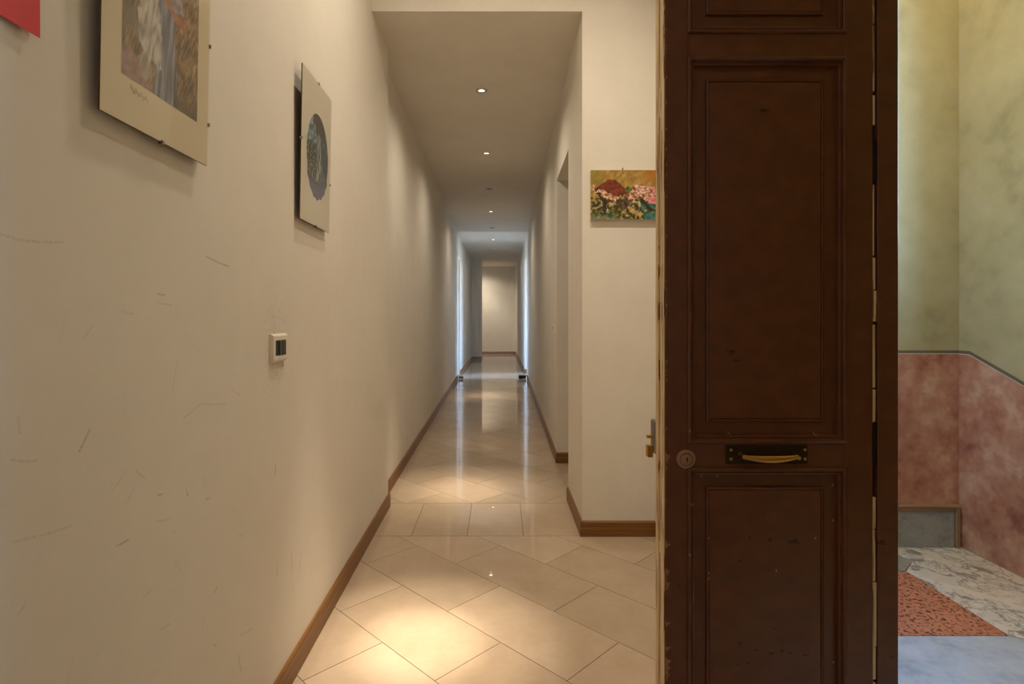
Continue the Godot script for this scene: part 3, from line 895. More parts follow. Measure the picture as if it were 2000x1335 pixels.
func build_entrance_door() -> void:
	var paint := door_paint()
	var edge := worn_edge()
	var x0 := 0.3704
	var x1 := 0.832
	var top := 2.5
	var root := struct_node("door_1", "dark brown panelled entrance door standing open, with brass pull handle and worn cream edge", "door")
	uv_plane(P(x0, top, 0), Vector3(1.0 / 0.56, 0, 0), Vector3(0, -1.0 / 2.5, 0))
	var ox0 := dx(1344.5)
	var ox1 := dx(1650.5)
	var mids := [[dy(862.0), dy(114.0)], [0.2, dy(914.5)], [dy(63.0), 2.38]]     # moulding outer edges, bottom and top
	# frame of stiles and rails
	for s in [[x0, ox0], [ox1, x1]]:
		var st := mb()
		box(st, Vector3(s[0], 0.008, DF), Vector3(s[1], top, DF + 0.036), 0.0015)
		obj("stile", st, paint, root)
	for s in [[0.008, 0.2], [dy(914.5), dy(862.0)], [dy(114.0), dy(63.0)], [2.38, top]]:
		var st := mb()
		box(st, Vector3(ox0, s[0], DF + 0.0004), Vector3(ox1, s[1], DF + 0.036))
		obj("rail", st, paint, root)
	for p in mids:
		var st := mb()
		frame_profile(st, ox0, ox1, p[0], p[1], DF, [[-0.003, 0.0], [-0.002, -0.004], [0.001, -0.0062], [0.004, -0.006], [0.006, -0.003], [0.0065, 0.002], [0.0085, 0.0025], [0.0105, 0.001], [0.013, 0.002], [0.0145, 0.006], [0.015, 0.013], [0.0165, 0.0145]])
		obj("moulding", st, paint, root)
		st = mb()
		var a := 0.0155
		box(st, Vector3(ox0 + a, p[0] + a, DF + 0.0135), Vector3(ox1 - a, p[1] - a, DF + 0.030))
		var e := 0.0315
		frame_profile(st, ox0 + a + e - 0.0, ox1 - a - e, p[0] + a + e, p[1] - a - e, DF, [[-0.004, 0.0135], [-0.0035, 0.0075], [-0.001, 0.0055], [0.001, 0.006], [0.002, 0.0085], [0.0045, 0.0065]])
		var i := e + a + 0.0045
		face(st, [P(ox0 + i, p[0] + i, DF + 0.0065), P(ox1 - i, p[0] + i, DF + 0.0065), P(ox1 - i, p[1] - i, DF + 0.0065), P(ox0 + i, p[1] - i, DF + 0.0065)], Vector3(0, 0, 1))
		obj("panel", st, paint, root)
	# edge: cream strip, black rebate, cream back board
	uv_plane(P(x0, top, DF), Vector3(0, 0, -1.0 / 0.036), Vector3(0, -1.0 / 2.5, 0))
	var st := mb()
	box(st, Vector3(x0 - 0.0025, 0.008, DF + 0.0035), Vector3(x0, top, DF + 0.034), 0.001)
	obj("edge_strip", st, edge, root).set_meta("label", "cream painted latch edge, rubbed and chipped")
	st = mb()
	box(st, Vector3(x0 + 0.009, 0.008, DF + 0.036), Vector3(x1 - 0.004, top, DF + 0.052))
	obj("rebate_core", st, M.iron, root)
	st = mb()
	box(st, Vector3(x0 - 0.001, 0.008, DF + 0.052), Vector3(x1 - 0.002, top, DF + 0.077), 0.002)
	obj("back_board", st, edge, root).set_meta("label", "cream painted inner face board")
	# bits of filler and paint left standing in the rebate
	var r := RandomNumberGenerator.new()
	r.seed = 11
	for k in 17:
		st = mb()
		var y := 0.12 + k * 0.125 + r.randf_range(-0.03, 0.03)
		var hgt := r.randf_range(0.02, 0.075)
		box(st, Vector3(x0 + r.randf_range(0.0, 0.004), y, DF + 0.0362), Vector3(x0 + 0.009, y + hgt, DF + r.randf_range(0.044, 0.0518)), 0.001)
		obj("filler_strip", st, edge, root)
	# hinge edge, rubbed to bare wood, and the hinge knuckles
	uv_plane(P(x1, top, DF), Vector3(1.0 / 0.02, 0, 0), Vector3(0, -1.0 / 2.5, 0))
	var ys := []
	var yy := 0.02
	while yy < top - 0.1:
		var step := r.randf_range(0.05, 0.16)
		ys.append([yy, minf(yy + step, top - 0.02)])
		yy += step + r.randf_range(0.0, 0.01)
	for s in ys:
		if absf((s[0] + s[1]) / 2 - 1.515) < 0.05 or absf((s[0] + s[1]) / 2 - 0.885) < 0.05:
			continue
		st = mb()
		var xa := x1 + 0.0005
		var xb := x1 + r.randf_range(0.006, 0.0108)
		box(st, Vector3(xa, s[0], DF + r.randf_range(0.001, 0.004)), Vector3(xb, s[1], DF + 0.03), 0.0015)
		obj("hinge_edge_strip", st, edge, root)
	for y in [0.3, 0.885, 1.515, 2.2]:
		st = mb()
		lathe(st, [[0.0, -0.048], [0.004, -0.048], [0.0055, -0.044], [0.0055, 0.044], [0.004, 0.048], [0.0, 0.048]], P(x1 + 0.0055, y, DF + 0.006), Vector3.UP, 14)
		obj("hinge_knuckle", st, M.iron, root)
	uv_plane(Vector3.ZERO, Vector3.RIGHT, Vector3.DOWN)
	# pull handle
	st = mb()
	box(st, Vector3(dx(1417), dy(905), DF - 0.003), Vector3(dx(1576), dy(869.5), DF), 0.001)
	var plate := obj("handle_plate", st, M.dark_brass, root)
	plate.set_meta("label", "tarnished brass back plate")
	for s in [[1426.5, 877.5], [1426.5, 895], [1570.5, 877], [1570.5, 895]]:
		st = mb()
		lathe(st, [[0.0, 0.0025], [0.0012, 0.0008], [0.0026, 0.0016], [0.0034, 0.0012], [0.0036, 0.0]], P(dx(s[0]), dy(s[1]), DF - 0.003), Vector3(0, 0, 1), 14)
		obj("screw", st, M.brass, plate)
	st = mb()
	var pts := []
	var ra := []
	var rb := []
	for i in 15:
		var t := i / 14.0
		var bow := pow(sin(PI * clampf(t * 0.94 + 0.03, 0, 1)), 0.8)
		var ry := 0.0042 + 0.0042 * bow
		pts.append(P(lerpf(0.531, 0.652, t), 0.8658 - ry, DF - 0.022 - 0.009 * sin(PI * t)))
		ra.append(0.0045 + 0.002 * bow)
		rb.append(ry)
	tube(st, pts, ra, rb, Vector3.UP, 14)
	obj("grip", st, M.brass, root).set_meta("label", "polished brass pull bar")
	for x in [1449, 1549]:
		st = mb()
		tube(st, [P(dx(x) - (0.004 if x < 1500 else -0.004), dy(886), DF - 0.002), P(dx(x), dy(888), DF - 0.014), P(dx(x), dy(889), DF - 0.026)], [0.007, 0.0048, 0.0045], [0.007, 0.005, 0.0045], Vector3.UP, 12)
		obj("handle_post", st, M.brass, root)
	# lock cylinder
	var lc := P(dx(1339.5), dy(896), DF)
	st = mb()
	lathe(st, [[0.0215, 0.0], [0.0205, 0.0025], [0.0165, 0.004], [0.0145, 0.004], [0.014, 0.002], [0.0125, 0.002]], lc, Vector3(0, 0, 1), 32)
	var rose := obj("lock_rose", st, M.brass.duplicate(), root)
	(rose.material_override as StandardMaterial3D).albedo_color = C(156, 118, 86)
	(rose.material_override as StandardMaterial3D).metallic = 0.25
	(rose.material_override as StandardMaterial3D).roughness = 0.5
	rose.set_meta("label", "worn brown metal lock rose")
	st = mb()
	lathe(st, [[0.0125, 0.0], [0.0122, 0.0065], [0.0105, 0.008], [0.0, 0.0085]], lc, Vector3(0, 0, 1), 28)
	obj("lock_cylinder", st, rose.material_override, rose)
	st = mb()
	box(st, Vector3(dx(1339.5) - 0.0009, dy(896) - 0.005, DF - 0.0092), Vector3(dx(1339.5) + 0.0009, dy(896) + 0.003, DF - 0.0080))
	lathe(st, [[0.0, 0.0], [0.002, 0.0], [0.002, 0.0009], [0.0, 0.0009]], lc + Vector3(0, 0.003, 0.0083), Vector3(0, 0, 1), 12)
	obj("key_slot", st, M.black, rose)
	# rim lock on the inner face, its bolts standing proud of the edge
	var db := DF + 0.0775
	st = mb()
	box(st, Vector3(0.366, dy(904), db), Vector3(0.47, dy(834), db + 0.032), 0.004)
	var lock := obj("rim_lock", st, M.steel, root)
	lock.set_meta("label", "steel rim lock with two bolts")
	st = mb()
	box(st, Vector3(0.352, 0.878, db + 0.008), Vector3(0.366, 0.885, db + 0.018), 0.001)
	obj("upper_bolt", st, M.brass, lock)
	st = mb()
	box(st, Vector3(0.353, 0.833, db + 0.006), Vector3(0.366, 0.861, db + 0.024), 0.001)
	obj("lower_bolt", st, M.brass, lock)
	# door frame: far jamb with the leaf hung on it, near jamb, head
	uv_plane(P(0.56, top, 0), Vector3(1.0 / 0.56, 0, 0), Vector3(0, -1.0 / 2.5, 0))
	var fr := struct_node("trim_1", "dark brown painted door frame of the entrance", "door frame")
	st = mb()
	box(st, Vector3(0.8432, 0.004, 1.2405), Vector3(0.889, 2.62, 1.33), 0.0012)
	obj("jamb", st, paint, fr)
	st = mb()
	box(st, Vector3(0.8432, 0.004, 0.16), Vector3(0.95, 2.62, 0.22), 0.003)
	obj("jamb", st, paint, fr)
	st = mb()
	box(st, Vector3(0.8432, 2.51, 0.22), Vector3(0.889, 2.62, 1.2405), 0.003)
	obj("head", st, paint, fr)
	uv_plane(Vector3.ZERO, Vector3.RIGHT, Vector3.DOWN)

# ------------------------------------------------------------------ glass door and far door
func build_glass_door() -> void:
	var d := 10.6
	var root := struct_node("door_2", "frameless glass door across the far corridor with metal corner fittings", "door")
	var st := mb()
	box(st, Vector3(left_x(d) + 0.004, 0.012, d), Vector3(right_x(d) - 0.004, CEIL - 0.004, d + 0.01))
	obj("pane", st, M.door_glass, root)
	st = mb()
	box(st, Vector3(0.37, 0.006, d - 0.02), Vector3(0.51, 0.07, d + 0.03), 0.003)
	obj("patch_fitting", st, M.black_plastic, root).set_meta("label", "dark lower corner fitting")
	st = mb()
	box(st, Vector3(-0.775, 0.006, d - 0.02), Vector3(-0.68, 0.055, d + 0.03), 0.003)
	obj("patch_fitting", st, M.steel, root).set_meta("label", "steel lower corner fitting")
	# far rooms' door leaves, swung into the rooms
	root = struct_node("door_3", "white door leaf standing open in the bright left doorway", "door")
	st = mb()
	box(st, Vector3(-1.75, 0.1, 11.33), Vector3(-0.835, 2.32, 11.37), 0.002)
	box(st, Vector3(-1.75, 0.008, 11.335), Vector3(-0.835, 0.1, 11.365), 0.002)
	obj("leaf", st, M.white_door, root)
	st = mb()
	tube(st, [P(-0.9, 1.05, 11.33), P(-0.9, 1.05, 11.285), P(-1.01, 1.05, 11.28)], [0.008, 0.008, 0.007], [0.008, 0.008, 0.007], Vector3.UP, 10)
	obj("door_handle", st, M.chrome, root)

# ------------------------------------------------------------------ pictures
func paint_harvest() -> ImageTexture:
	# figure in a long blue-grey skirt and white apron in a wheat field
	var w := 360
	var h := 525
	var im := Image.create(w, h, false, Image.FORMAT_RGB8)
	var n := noise(101, 0.012, 4)
	var s := noise(102, 0.03, 4)
	var g := noise(103, 0.07, 3)
	var wob := noise(104, 0.014, 3)
	for y in h:
		for x in w:
			var q := wob.get_noise_2d(x, y)
			var u := float(x) / w + q * 0.05
			var v := 1.0 - float(y) / h + wob.get_noise_2d(x + 400, y) * 0.03
			var k := n.get_noise_2d(x, y)
			var stalk := g.get_noise_2d(x * 1.1 + y * 0.45, y * 0.28)
			var soft := s.get_noise_2d(x, y)
			# wheat: pale and blurred far off, darker stalks below
			var c := ramp([[0.0, C(84, 66, 42)], [0.4, C(138, 110, 68)], [0.65, C(172, 140, 92)], [1.0, C(204, 178, 130)]], clampf(0.42 + k * 0.5 + stalk * 0.5 + v * 0.12, 0, 1))
			c = c.lerp(C(78, 66, 52), smoothstep(0.22, 0.0, v + (1.0 - u) * 0.2) * 0.7)
			c = c.lerp(C(112, 112, 104), smoothstep(0.24, 0.08, u) * smoothstep(0.18, 0.3, v) * clampf(0.6 + k, 0, 1))
			# bundle on the ground
			c = c.lerp(C(184, 150, 136).lerp(C(140, 112, 104), clampf(0.5 + soft * 1.2, 0, 1)), smoothstep(0.02, -0.03, v - 0.155 + maxf(0.0, u - 0.1) * 0.5))
			# skirt with folds
			var fold := s.get_noise_2d(x * 1.6 + y * 0.12, y * 0.12)
			var skirt := smoothstep(0.36, 0.41, u) * smoothstep(0.72 - v * 0.12, 0.68 - v * 0.12, u) * smoothstep(0.64, 0.58, v)
			c = c.lerp(ramp([[0.0, C(74, 78, 94)], [0.5, C(118, 122, 136)], [1.0, C(160, 162, 170)]], clampf(0.5 + fold * 1.1, 0, 1)), skirt)
			# apron and gathered cloth
			for e in [[0.30, 0.36, 0.13, 0.21], [0.34, 0.56, 0.10, 0.16], [0.42, 0.27, 0.06, 0.12], [0.27, 0.13, 0.07, 0.10]]:
				var r := Vector2((u - e[0]) / e[2], (v - e[1]) / e[3]).length()
				c = c.lerp(ramp([[0.0, C(140, 134, 130)], [0.5, C(192, 186, 176)], [1.0, C(226, 220, 206)]], clampf(0.58 + s.get_noise_2d(x * 1.3 + y * 0.3, y * 0.4) * 1.0, 0, 1)), smoothstep(1.05, 0.9, r) * (0.95 if e[1] > 0.2 else 0.6))
			# bare arm across the body, pale sleeve
			var arm := Geometry2D.get_closest_point_to_segment(Vector2(u, v), Vector2(0.36, 0.60), Vector2(0.76, 0.50)).distance_to(Vector2(u, v))
			c = c.lerp(C(198, 134, 88).lerp(C(158, 92, 58), clampf(0.5 + soft, 0, 1)), smoothstep(0.045, 0.033, arm))
			var sleeve := Vector2((u - 0.68) / 0.09, (v - 0.62) / 0.08).length()
			c = c.lerp(C(184, 172, 172).lerp(C(140, 126, 130), clampf(0.5 + soft * 1.4, 0, 1)), smoothstep(1.05, 0.9, sleeve))
			# head and shoulders, above the part in view
			var bust := Vector2((u - 0.46) / 0.17, (v - 0.78) / 0.16).length()
			c = c.lerp(C(190, 176, 168), smoothstep(1.05, 0.9, bust))
			im.set_pixel(x, y, c)
	return tex(im)

func paint_oval() -> ImageTexture:
	# cliffs, falling water and flowers in a dark valley
	var w := 384
	var h := 468
	var im := Image.create(w, h, false, Image.FORMAT_RGB8)
	var n := noise(111, 0.010, 4)
	var s := noise(112, 0.024, 5)
	var f := noise(113, 0.09, 3)
	for y in h:
		for x in w:
			var a := n.get_noise_2d(x, y)
			var b := s.get_noise_2d(x, y)
			var u := float(x) / w + a * 0.10
			var v := float(y) / h + n.get_noise_2d(x + 700, y) * 0.07
			var fall := s.get_noise_2d(x * 2.2, y * 0.35)
			var c := C(26, 50, 66).lerp(C(92, 128, 142), clampf(0.42 + b * 1.3, 0, 1))
			# pale crags on the left, night sky upper right
			c = c.lerp(C(62, 104, 120).lerp(C(172, 206, 210), clampf(0.45 + b * 1.6, 0, 1)), smoothstep(0.46, 0.36, u) * smoothstep(0.44, 0.36, v))
			c = c.lerp(C(54, 45, 42).lerp(C(74, 62, 56), clampf(0.5 + b, 0, 1)), smoothstep(0.26, 0.34, u - v * 0.2) * smoothstep(0.27, 0.20, v))
			# wooded bank
			c = c.lerp(ramp([[0.0, C(22, 34, 26)], [0.55, C(58, 76, 56)], [0.8, C(128, 146, 124)], [1.0, C(206, 212, 196)]], clampf(0.42 + s.get_noise_2d(x * 1.6, y * 1.6) * 1.1, 0, 1)), smoothstep(0.52, 0.42, u) * smoothstep(0.38, 0.46, v))
			# falling water
			var water := smoothstep(0.15, 0.04, absf(u - 0.55)) * smoothstep(0.22, 0.30, v) * smoothstep(0.86, 0.74, v)
			c = c.lerp(C(224, 230, 224), water * clampf(0.35 + fall * 2.2, 0, 1))
			c = c.lerp(C(64, 52, 44), water * clampf(-0.15 - fall * 1.8, 0, 0.8))
			# blue shadow and a light streak on the right
			c = c.lerp(C(30, 52, 78).lerp(C(76, 112, 136), clampf(0.5 + b * 1.2, 0, 1)), smoothstep(0.64, 0.74, u) * smoothstep(0.40, 0.50, v) * 0.85)
			c = c.lerp(C(128, 166, 176), smoothstep(0.04, 0.01, absf(u - 0.70 - (v - 0.6) * 0.5)) * smoothstep(0.58, 0.66, v) * smoothstep(0.86, 0.8, v) * 0.8)
			# violet flowers
			c = c.lerp(C(30, 34, 92).lerp(C(108, 108, 178), clampf(0.45 + f.get_noise_2d(x, y) * 1.5, 0, 1)), smoothstep(0.0, 0.03, v - 0.78 - 0.10 * u))
			im.set_pixel(x, y, c)
	return tex(im)

func paint_landscape() -> ImageTexture:
	# amateur oil: ochre sky, red-brown hill, pink blossom, dark trunks, teal water
	var w := 532
	var h := 390
	var im := Image.create(w, h, false, Image.FORMAT_RGB8)
	var n := noise(121, 0.012, 3)
	var s := noise(122, 0.022, 5)
	var t := noise(123, 0.035, 5)
	var wx := noise(124, 0.022, 3)
	var wy := noise(125, 0.022, 3)
	for y in h:
		for x in w:
			var u := float(x) / w * 1.035 + wx.get_noise_2d(x, y) * 0.045
			var v := float(y) / h + wy.get_noise_2d(x, y) * 0.055
			var pt := Vector2(u, v)
			var a := n.get_noise_2d(x, y)
			var b := s.get_noise_2d(x, y)
			var e := t.get_noise_2d(x * 0.8, y)
			var c := C(146, 114, 44).lerp(C(194, 158, 88), clampf(0.45 + s.get_noise_2d(x * 0.9 + y * 0.4, y * 0.5) * 0.8 + a * 0.5, 0, 1))
			if v < 0.24 and u > 0.72:
				c = c.lerp(C(178, 112, 40), clampf((u - 0.72) * 3.0, 0, 0.7))
			elif v < 0.3 and u < 0.2:
				c = c.lerp(C(122, 116, 44), 0.5)
			# meadow, rocks, reeds
			if v > 0.55:
				c = ramp([[0.0, C(44, 40, 20)], [0.35, C(84, 78, 36)], [0.6, C(128, 114, 58)], [0.8, C(168, 152, 96)], [1.0, C(204, 192, 156)]], clampf(0.45 + b * 1.1 + e * 0.35, 0, 1))
			# hill
			var hu := float(x) / w * 1.035
			var ridge := 0.19 + maxf(0.0, absf(hu - 0.325) - 0.05) * (1.15 if hu > 0.325 else 0.85) + b * 0.025
			if float(y) / h > ridge and v < 0.52 - maxf(0.0, absf(u - 0.36) - 0.1) * 0.4:
				c = C(140, 56, 28).lerp(C(88, 44, 24), clampf(0.45 + b * 1.3, 0, 1))
			# blossom: a slanting bank on the left, a cloud on the right
			var bank := absf(v - (0.39 + (u - 0.05) * 0.62)) < 0.062 and u > 0.02 and u < 0.42
			var puff := pt.distance_to(Vector2(0.74, 0.40)) < 0.13 or pt.distance_to(Vector2(0.88, 0.46)) < 0.15 or pt.distance_to(Vector2(0.99, 0.48)) < 0.14 or pt.distance_to(Vector2(0.64, 0.55)) < 0.08
			if bank or puff:
				c = ramp([[0.0, C(104, 62, 46)], [0.3, C(170, 116, 96)], [0.6, C(214, 164, 142)], [1.0, C(240, 220, 198)]], clampf(0.52 + e * 0.9 + b * 0.6, 0, 1))
			if pt.distance_to(Vector2(0.97, 0.61)) < 0.085 or pt.distance_to(Vector2(1.02, 0.42)) < 0.07:
				c = C(216, 112, 122).lerp(C(236, 162, 160), clampf(0.5 + e * 1.2, 0, 1))
			if pt.distance_to(Vector2(0.595, 0.40)) < 0.055:
				c = C(52, 78, 22).lerp(C(104, 120, 44), clampf(0.5 + b * 1.2, 0, 1))
			# hut, posts and path
			if u > 0.40 and u < 0.62 and v > 0.60 and v < 0.78:
				c = C(48, 36, 24).lerp(C(128, 104, 66), clampf(0.4 + b * 1.2, 0, 1))
			if v > 0.76 and absf(u - 0.60 - (v - 0.76) * 0.95) < 0.05:
				c = C(172, 132, 74).lerp(C(206, 178, 124), clampf(0.5 + b, 0, 1))
			# water
			if (v > 0.86 and u > 0.79) or (u > 0.80 and v > 0.68 and v < 0.79):
				c = C(30, 84, 76).lerp(C(78, 138, 134), clampf(0.5 + b * 1.3, 0, 1))
			if u < 0.42 and v > 0.84:
				c = C(50, 78, 58).lerp(C(132, 112, 48), clampf(0.45 + b * 1.5, 0, 1))
				if v > 0.94:
					c = c.lerp(C(122, 156, 150), clampf(0.5 + e, 0, 1))
			# trunks, pale twigs
			for q in [[0.10, 0.46, 0.225, 0.66, 0.026], [0.225, 0.66, 0.21, 0.87, 0.034], [0.75, 0.55, 0.93, 0.81, 0.026], [0.05, 0.42, 0.12, 0.36, 0.01], [0.52, 0.44, 0.44, 0.60, 0.008]]:
				if Geometry2D.get_closest_point_to_segment(pt, Vector2(q[0], q[1]), Vector2(q[2], q[3])).distance_to(pt) < q[4]:
					c = C(36, 28, 22).lerp(C(84, 66, 46), clampf(0.35 + b, 0, 1))
			for q in [[0.27, 0.68, 0.25, 0.86], [0.60, 0.66, 0.76, 0.65], [0.61, 0.66, 0.61, 0.78], [0.755, 0.65, 0.755, 0.83], [0.06, 0.78, 0.2, 0.70]]:
				if Geometry2D.get_closest_point_to_segment(pt, Vector2(q[0], q[1]), Vector2(q[2], q[3])).distance_to(pt) < 0.006 + b * 0.006:
					c = C(212, 202, 172)
			im.set_pixel(x, y, c)
	return tex(im)

func clip_picture(label: String, d0: float, d1: float, y0: float, y1: float, card: Material, clips: Array) -> Node3D:
	# glass clip frame hung on the left wall, leaning out a little; local x runs along depth, local z out of the wall
	var root := thing("picture", label, "picture", P(hall_x((d0 + d1) / 2) + 0.018, y0, (d0 + d1) / 2), "clip-framed prints on the scuffed wall")
	root.rotation = Vector3(deg_to_rad(1.0), PI / 2 + 0.0085, 0, )
	var w := d1 - d0
	var h := y1 - y0
	var lbox := func(st: SurfaceTool, a: Vector3, b: Vector3, c: float):
		box(st, Vector3(a.x, a.y, -a.z), Vector3(b.x, b.y, -b.z), c)
	var st := mb()
	lbox.call(st, Vector3(-w / 2 + 0.001, 0.001, -0.0035), Vector3(w / 2 - 0.001, h - 0.001, -0.0005), 0.0)
	obj("backing_board", st, M.hardboard, root)
	st = mb()
	lbox.call(st, Vector3(-w / 2 + 0.001, 0.001, -0.0004), Vector3(w / 2 - 0.001, h - 0.001, 0.0002), 0.0)
	obj("card", st, card, root)
	st = mb()
	lbox.call(st, Vector3(-w / 2, 0.0, 0.0010), Vector3(w / 2, h, 0.0030), 0.0004)
	obj("glass", st, M.clip_glass, root)
	for c in clips:
		st = mb()
		var x: float = c[0] * w / 2
		var y: float = c[1] * h
		var e := 0.004 if absf(c[0]) > 0.99 else 0.0
		lbox.call(st, Vector3(x - 0.0035 - (0.0 if e == 0.0 else -0.0015), y - 0.004, -0.005), Vector3(x + 0.0035 - (0.0 if e == 0.0 else 0.0015), y + 0.004, 0.0040), 0.0006)
		obj("clip", st, M.steel, root)
	# spacers and hook that hold it off the wall
	st = mb()
	lbox.call(st, Vector3(-0.03, h - 0.05, -0.024), Vector3(0.03, h - 0.02, -0.0036), 0.001)
	obj("hanger", st, M.hardboard, root)
	return root

func build_pictures() -> void:
	# print of a figure in a wheat field
	var r := clip_picture("glass clip frame with print of figure in wheat field, next to red sheet", 0.898, 1.235, 1.50, 2.01, M.mat_paper, [[1.0, 0.18], [1.0, 0.52], [-1.0, 0.50], [0.0, 0.0], [0.0, 1.0]])
	var m := mat("harvest_print", C(232, 232, 232), 0.7)
	m.albedo_texture = paint_harvest()
	var st := mb()
	uv_plane(Vector3(-0.1185, 0.432, 0), Vector3(1.0 / 0.241, 0, 0), Vector3(0, -1.0 / 0.35, 0))
	face(st, [Vector3(-0.1185, 0.082, 0.0005), Vector3(0.1225, 0.082, 0.0005), Vector3(0.1225, 0.432, 0.0005), Vector3(-0.1185, 0.432, 0.0005)], Vector3(0, 0, 1))
	uv_plane(Vector3.ZERO, Vector3.RIGHT, Vector3.DOWN)
	obj("print", st, m, r)
	# pencil signature under it: an illegible scrawl
	st = mb()
	var pts := []
	for i in 40:
		var t := i / 39.0
		pts.append(Vector3(-0.095 + t * 0.05, 0.066 - t * 0.004 + 0.006 * sin(i * 1.7) * (1.0 - t * 0.6) + 0.003 * sin(i * 0.6), 0.0006))
	for i in 39:
		var a: Vector3 = pts[i]
		var b: Vector3 = pts[i + 1]
		var nn := (b - a).cross(Vector3(0, 0, 1)).normalized() * 0.0004
		face(st, [a - nn, b - nn, b + nn, a + nn], Vector3(0, 0, 1))
	obj("signature", st, mat("pencil", C(120, 106, 86), 0.8), r)
	# oval print
	r = clip_picture("glass clip frame with blue oval print on pale grey card", 1.823, 2.143, 1.490, 2.0, M.grey_card, [[1.0, 0.36], [-1.0, 0.52], [0.0, 0.0], [0.05, 1.0]])
	m = mat("oval_print", C(214, 214, 214), 0.7)
	m.albedo_texture = paint_oval()
	st = mb()
	var cx := 0.012
	var cy := 0.253
	uv_plane(Vector3(cx - 0.128, cy + 0.156, 0), Vector3(1.0 / 0.256, 0, 0), Vector3(0, -1.0 / 0.312, 0))
	var ring := []
	for i in 72:
		var a := TAU * i / 72
		var k := 1.0
		if sin(a) < -0.45:
			k = 1.0 + 0.05 * absf(sin(i * 2.3)) + (0.03 if cos(a) > 0.0 else 0.05)
		ring.append(Vector3(cx + cos(a) * 0.118 * k, cy + sin(a) * 0.146 * k, 0.0005))
	for i in 72:
		face(st, [Vector3(cx, cy, 0.0005), ring[i], ring[(i + 1) % 72]], Vector3(0, 0, 1))
	uv_plane(Vector3.ZERO, Vector3.RIGHT, Vector3.DOWN)
	obj("print", st, m, r)
	# red sheet, cut by the edge of the picture
	st = mb()
	var nseg := 8
	for i in nseg:
		var q := []
		for e in [[i, 0.0], [i + 1, 0.0], [i + 1, 0.42], [i, 0.42]]:
			var t: float = float(e[0]) / nseg
			q.append(P(hall_x(0.65) + 0.002 + 0.006 * t * t * (1.0 - e[1]), 1.562 + e[1], 0.50 + 0.292 * t))
		face(st, q, Vector3(1, 0, 0))
		face(st, q.map(func(p): return p - Vector3(0.0006, 0, 0)), Vector3(-1, 0, 0))
	tag(obj("paper_sheet", st, M.red_paper), "plain red paper sheet stuck on the scuffed wall", "paper")
	# little oil painting
	r = thing("painting", "small unframed oil painting of red hill and pink blossom on front wall", "painting", P(0.4855, 1.686, 2.975))
	m = mat("oil_landscape", Color.WHITE, 0.35, 0, 0.5)
	m.albedo_texture = paint_landscape()
	st = mb()
	box(st, Vector3(0, 0, -0.0235), Vector3(0.354, 0.26, -0.001), 0.001)
	obj("canvas", st, M.canvas_edge, r)
	st = mb()
	uv_plane(Vector3(0, 0.26, 0), Vector3(1.0 / 0.354, 0, 0), Vector3(0, -1.0 / 0.26, 0))
	face(st, [Vector3(0.0, 0.0, 0.0238), Vector3(0.354, 0.0, 0.0238), Vector3(0.354, 0.26, 0.0238), Vector3(0.0, 0.26, 0.0238)], Vector3(0, 0, 1))
	uv_plane(Vector3.ZERO, Vector3.RIGHT, Vector3.DOWN)
	obj("painted_face", st, m, r)
	st = mb()
	tube(st, [Vector3(0.172, 0.268, 0.0), Vector3(0.172, 0.270, 0.012), Vector3(0.173, 0.276, 0.016)], [0.0015, 0.0015, 0.0012], [0.0015, 0.0015, 0.0012], Vector3.RIGHT, 8)
	tube(st, [Vector3(0.168, 0.262, 0.006), Vector3(0.170, 0.272, 0.008), Vector3(0.176, 0.262, 0.008)], [0.001, 0.001, 0.001], [0.001, 0.001, 0.001], Vector3.BACK, 8)
	obj("nail", st, M.iron, r)

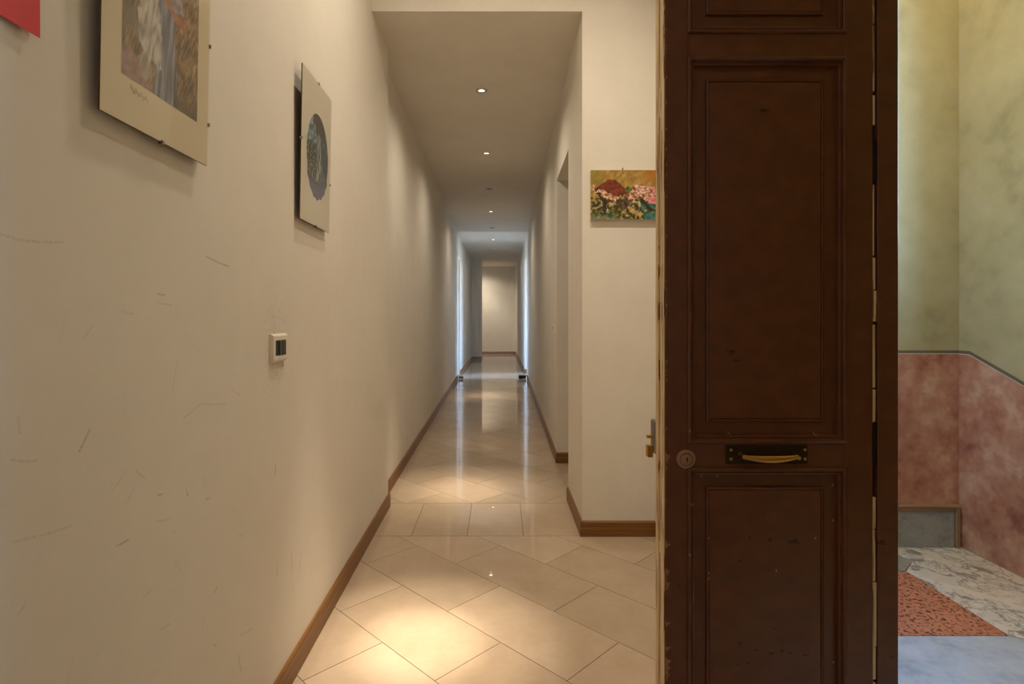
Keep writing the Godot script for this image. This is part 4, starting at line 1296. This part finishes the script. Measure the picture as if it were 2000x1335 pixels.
# ------------------------------------------------------------------ switches
func switch_plate(at: Vector3, turn: float, w: float, h: float, label: String, rockers: int) -> void:
	var r := thing("light_switch", label, "light switch", at)
	r.rotation.y = turn
	var st := mb()
	# bevelled frame round a recess, thickness 12 mm
	var o := [[0.0, 0.0], [0.0, 0.004], [0.004, 0.011], [0.007, 0.0125], [0.0185, 0.0125], [0.0195, 0.010]]
	for i in o.size() - 1:
		var a: float = o[i][0]
		var b: float = o[i + 1][0]
		var p := [Vector3(-w / 2 + a, -h / 2 + a, o[i][1]), Vector3(w / 2 - a, -h / 2 + a, o[i][1]), Vector3(w / 2 - a, h / 2 - a, o[i][1]), Vector3(-w / 2 + a, h / 2 - a, o[i][1])]
		var q := [Vector3(-w / 2 + b, -h / 2 + b, o[i + 1][1]), Vector3(w / 2 - b, -h / 2 + b, o[i + 1][1]), Vector3(w / 2 - b, h / 2 - b, o[i + 1][1]), Vector3(-w / 2 + b, h / 2 - b, o[i + 1][1])]
		for k in 4:
			var j := (k + 1) % 4
			var mid: Vector3 = (p[k] + p[j]) / 2
			face(st, [p[k], p[j], q[j], q[k]], Vector3(mid.x, mid.y, 0).normalized() * (0.3 if i < 4 else -0.3) + Vector3(0, 0, 0.5))
	obj("plate", st, M.white_plastic, r)
	var ww := (w - 0.039) / rockers
	for k in rockers:
		st = mb()
		var x := -w / 2 + 0.0195 + k * ww
		box(st, Vector3(x + 0.0004, -h / 2 + 0.0195, -0.0), Vector3(x + ww - 0.0004, h / 2 - 0.0195, -(0.0135 if k != 0 else 0.0115)), 0.0012)
		obj("rocker", st, M.dark_plastic if k else M.black_plastic, r)
	st = mb()
	lathe(st, [[0.0024, 0.0], [0.0022, 0.0006], [0.0, 0.0007]], Vector3(w / 2 - 0.026, -h / 2 + 0.025, 0.0135), Vector3(0, 0, 1), 10)
	obj("indicator", st, M.black, r)

func build_switches() -> void:
	switch_plate(P(hall_x(1.677), 1.0745, 1.677), PI / 2 + 0.0085, 0.118, 0.084, "cream switch plate with dark rockers on the scuffed wall", 3)
	switch_plate(P(right_x(4.72), 1.075, 4.72), -PI / 2 + 0.0118, 0.08, 0.08, "small switch plate on the right corridor wall by the open doorway", 1)
	switch_plate(P(0.531, 1.04, 16.4), -PI / 2, 0.08, 0.08, "tiny switch plate on the right wall beside the bright end wall", 1)
	switch_plate(P(left_x(10.45), 1.05, 10.45), PI / 2, 0.08, 0.08, "tiny switch plate beside the bright left doorway", 1)
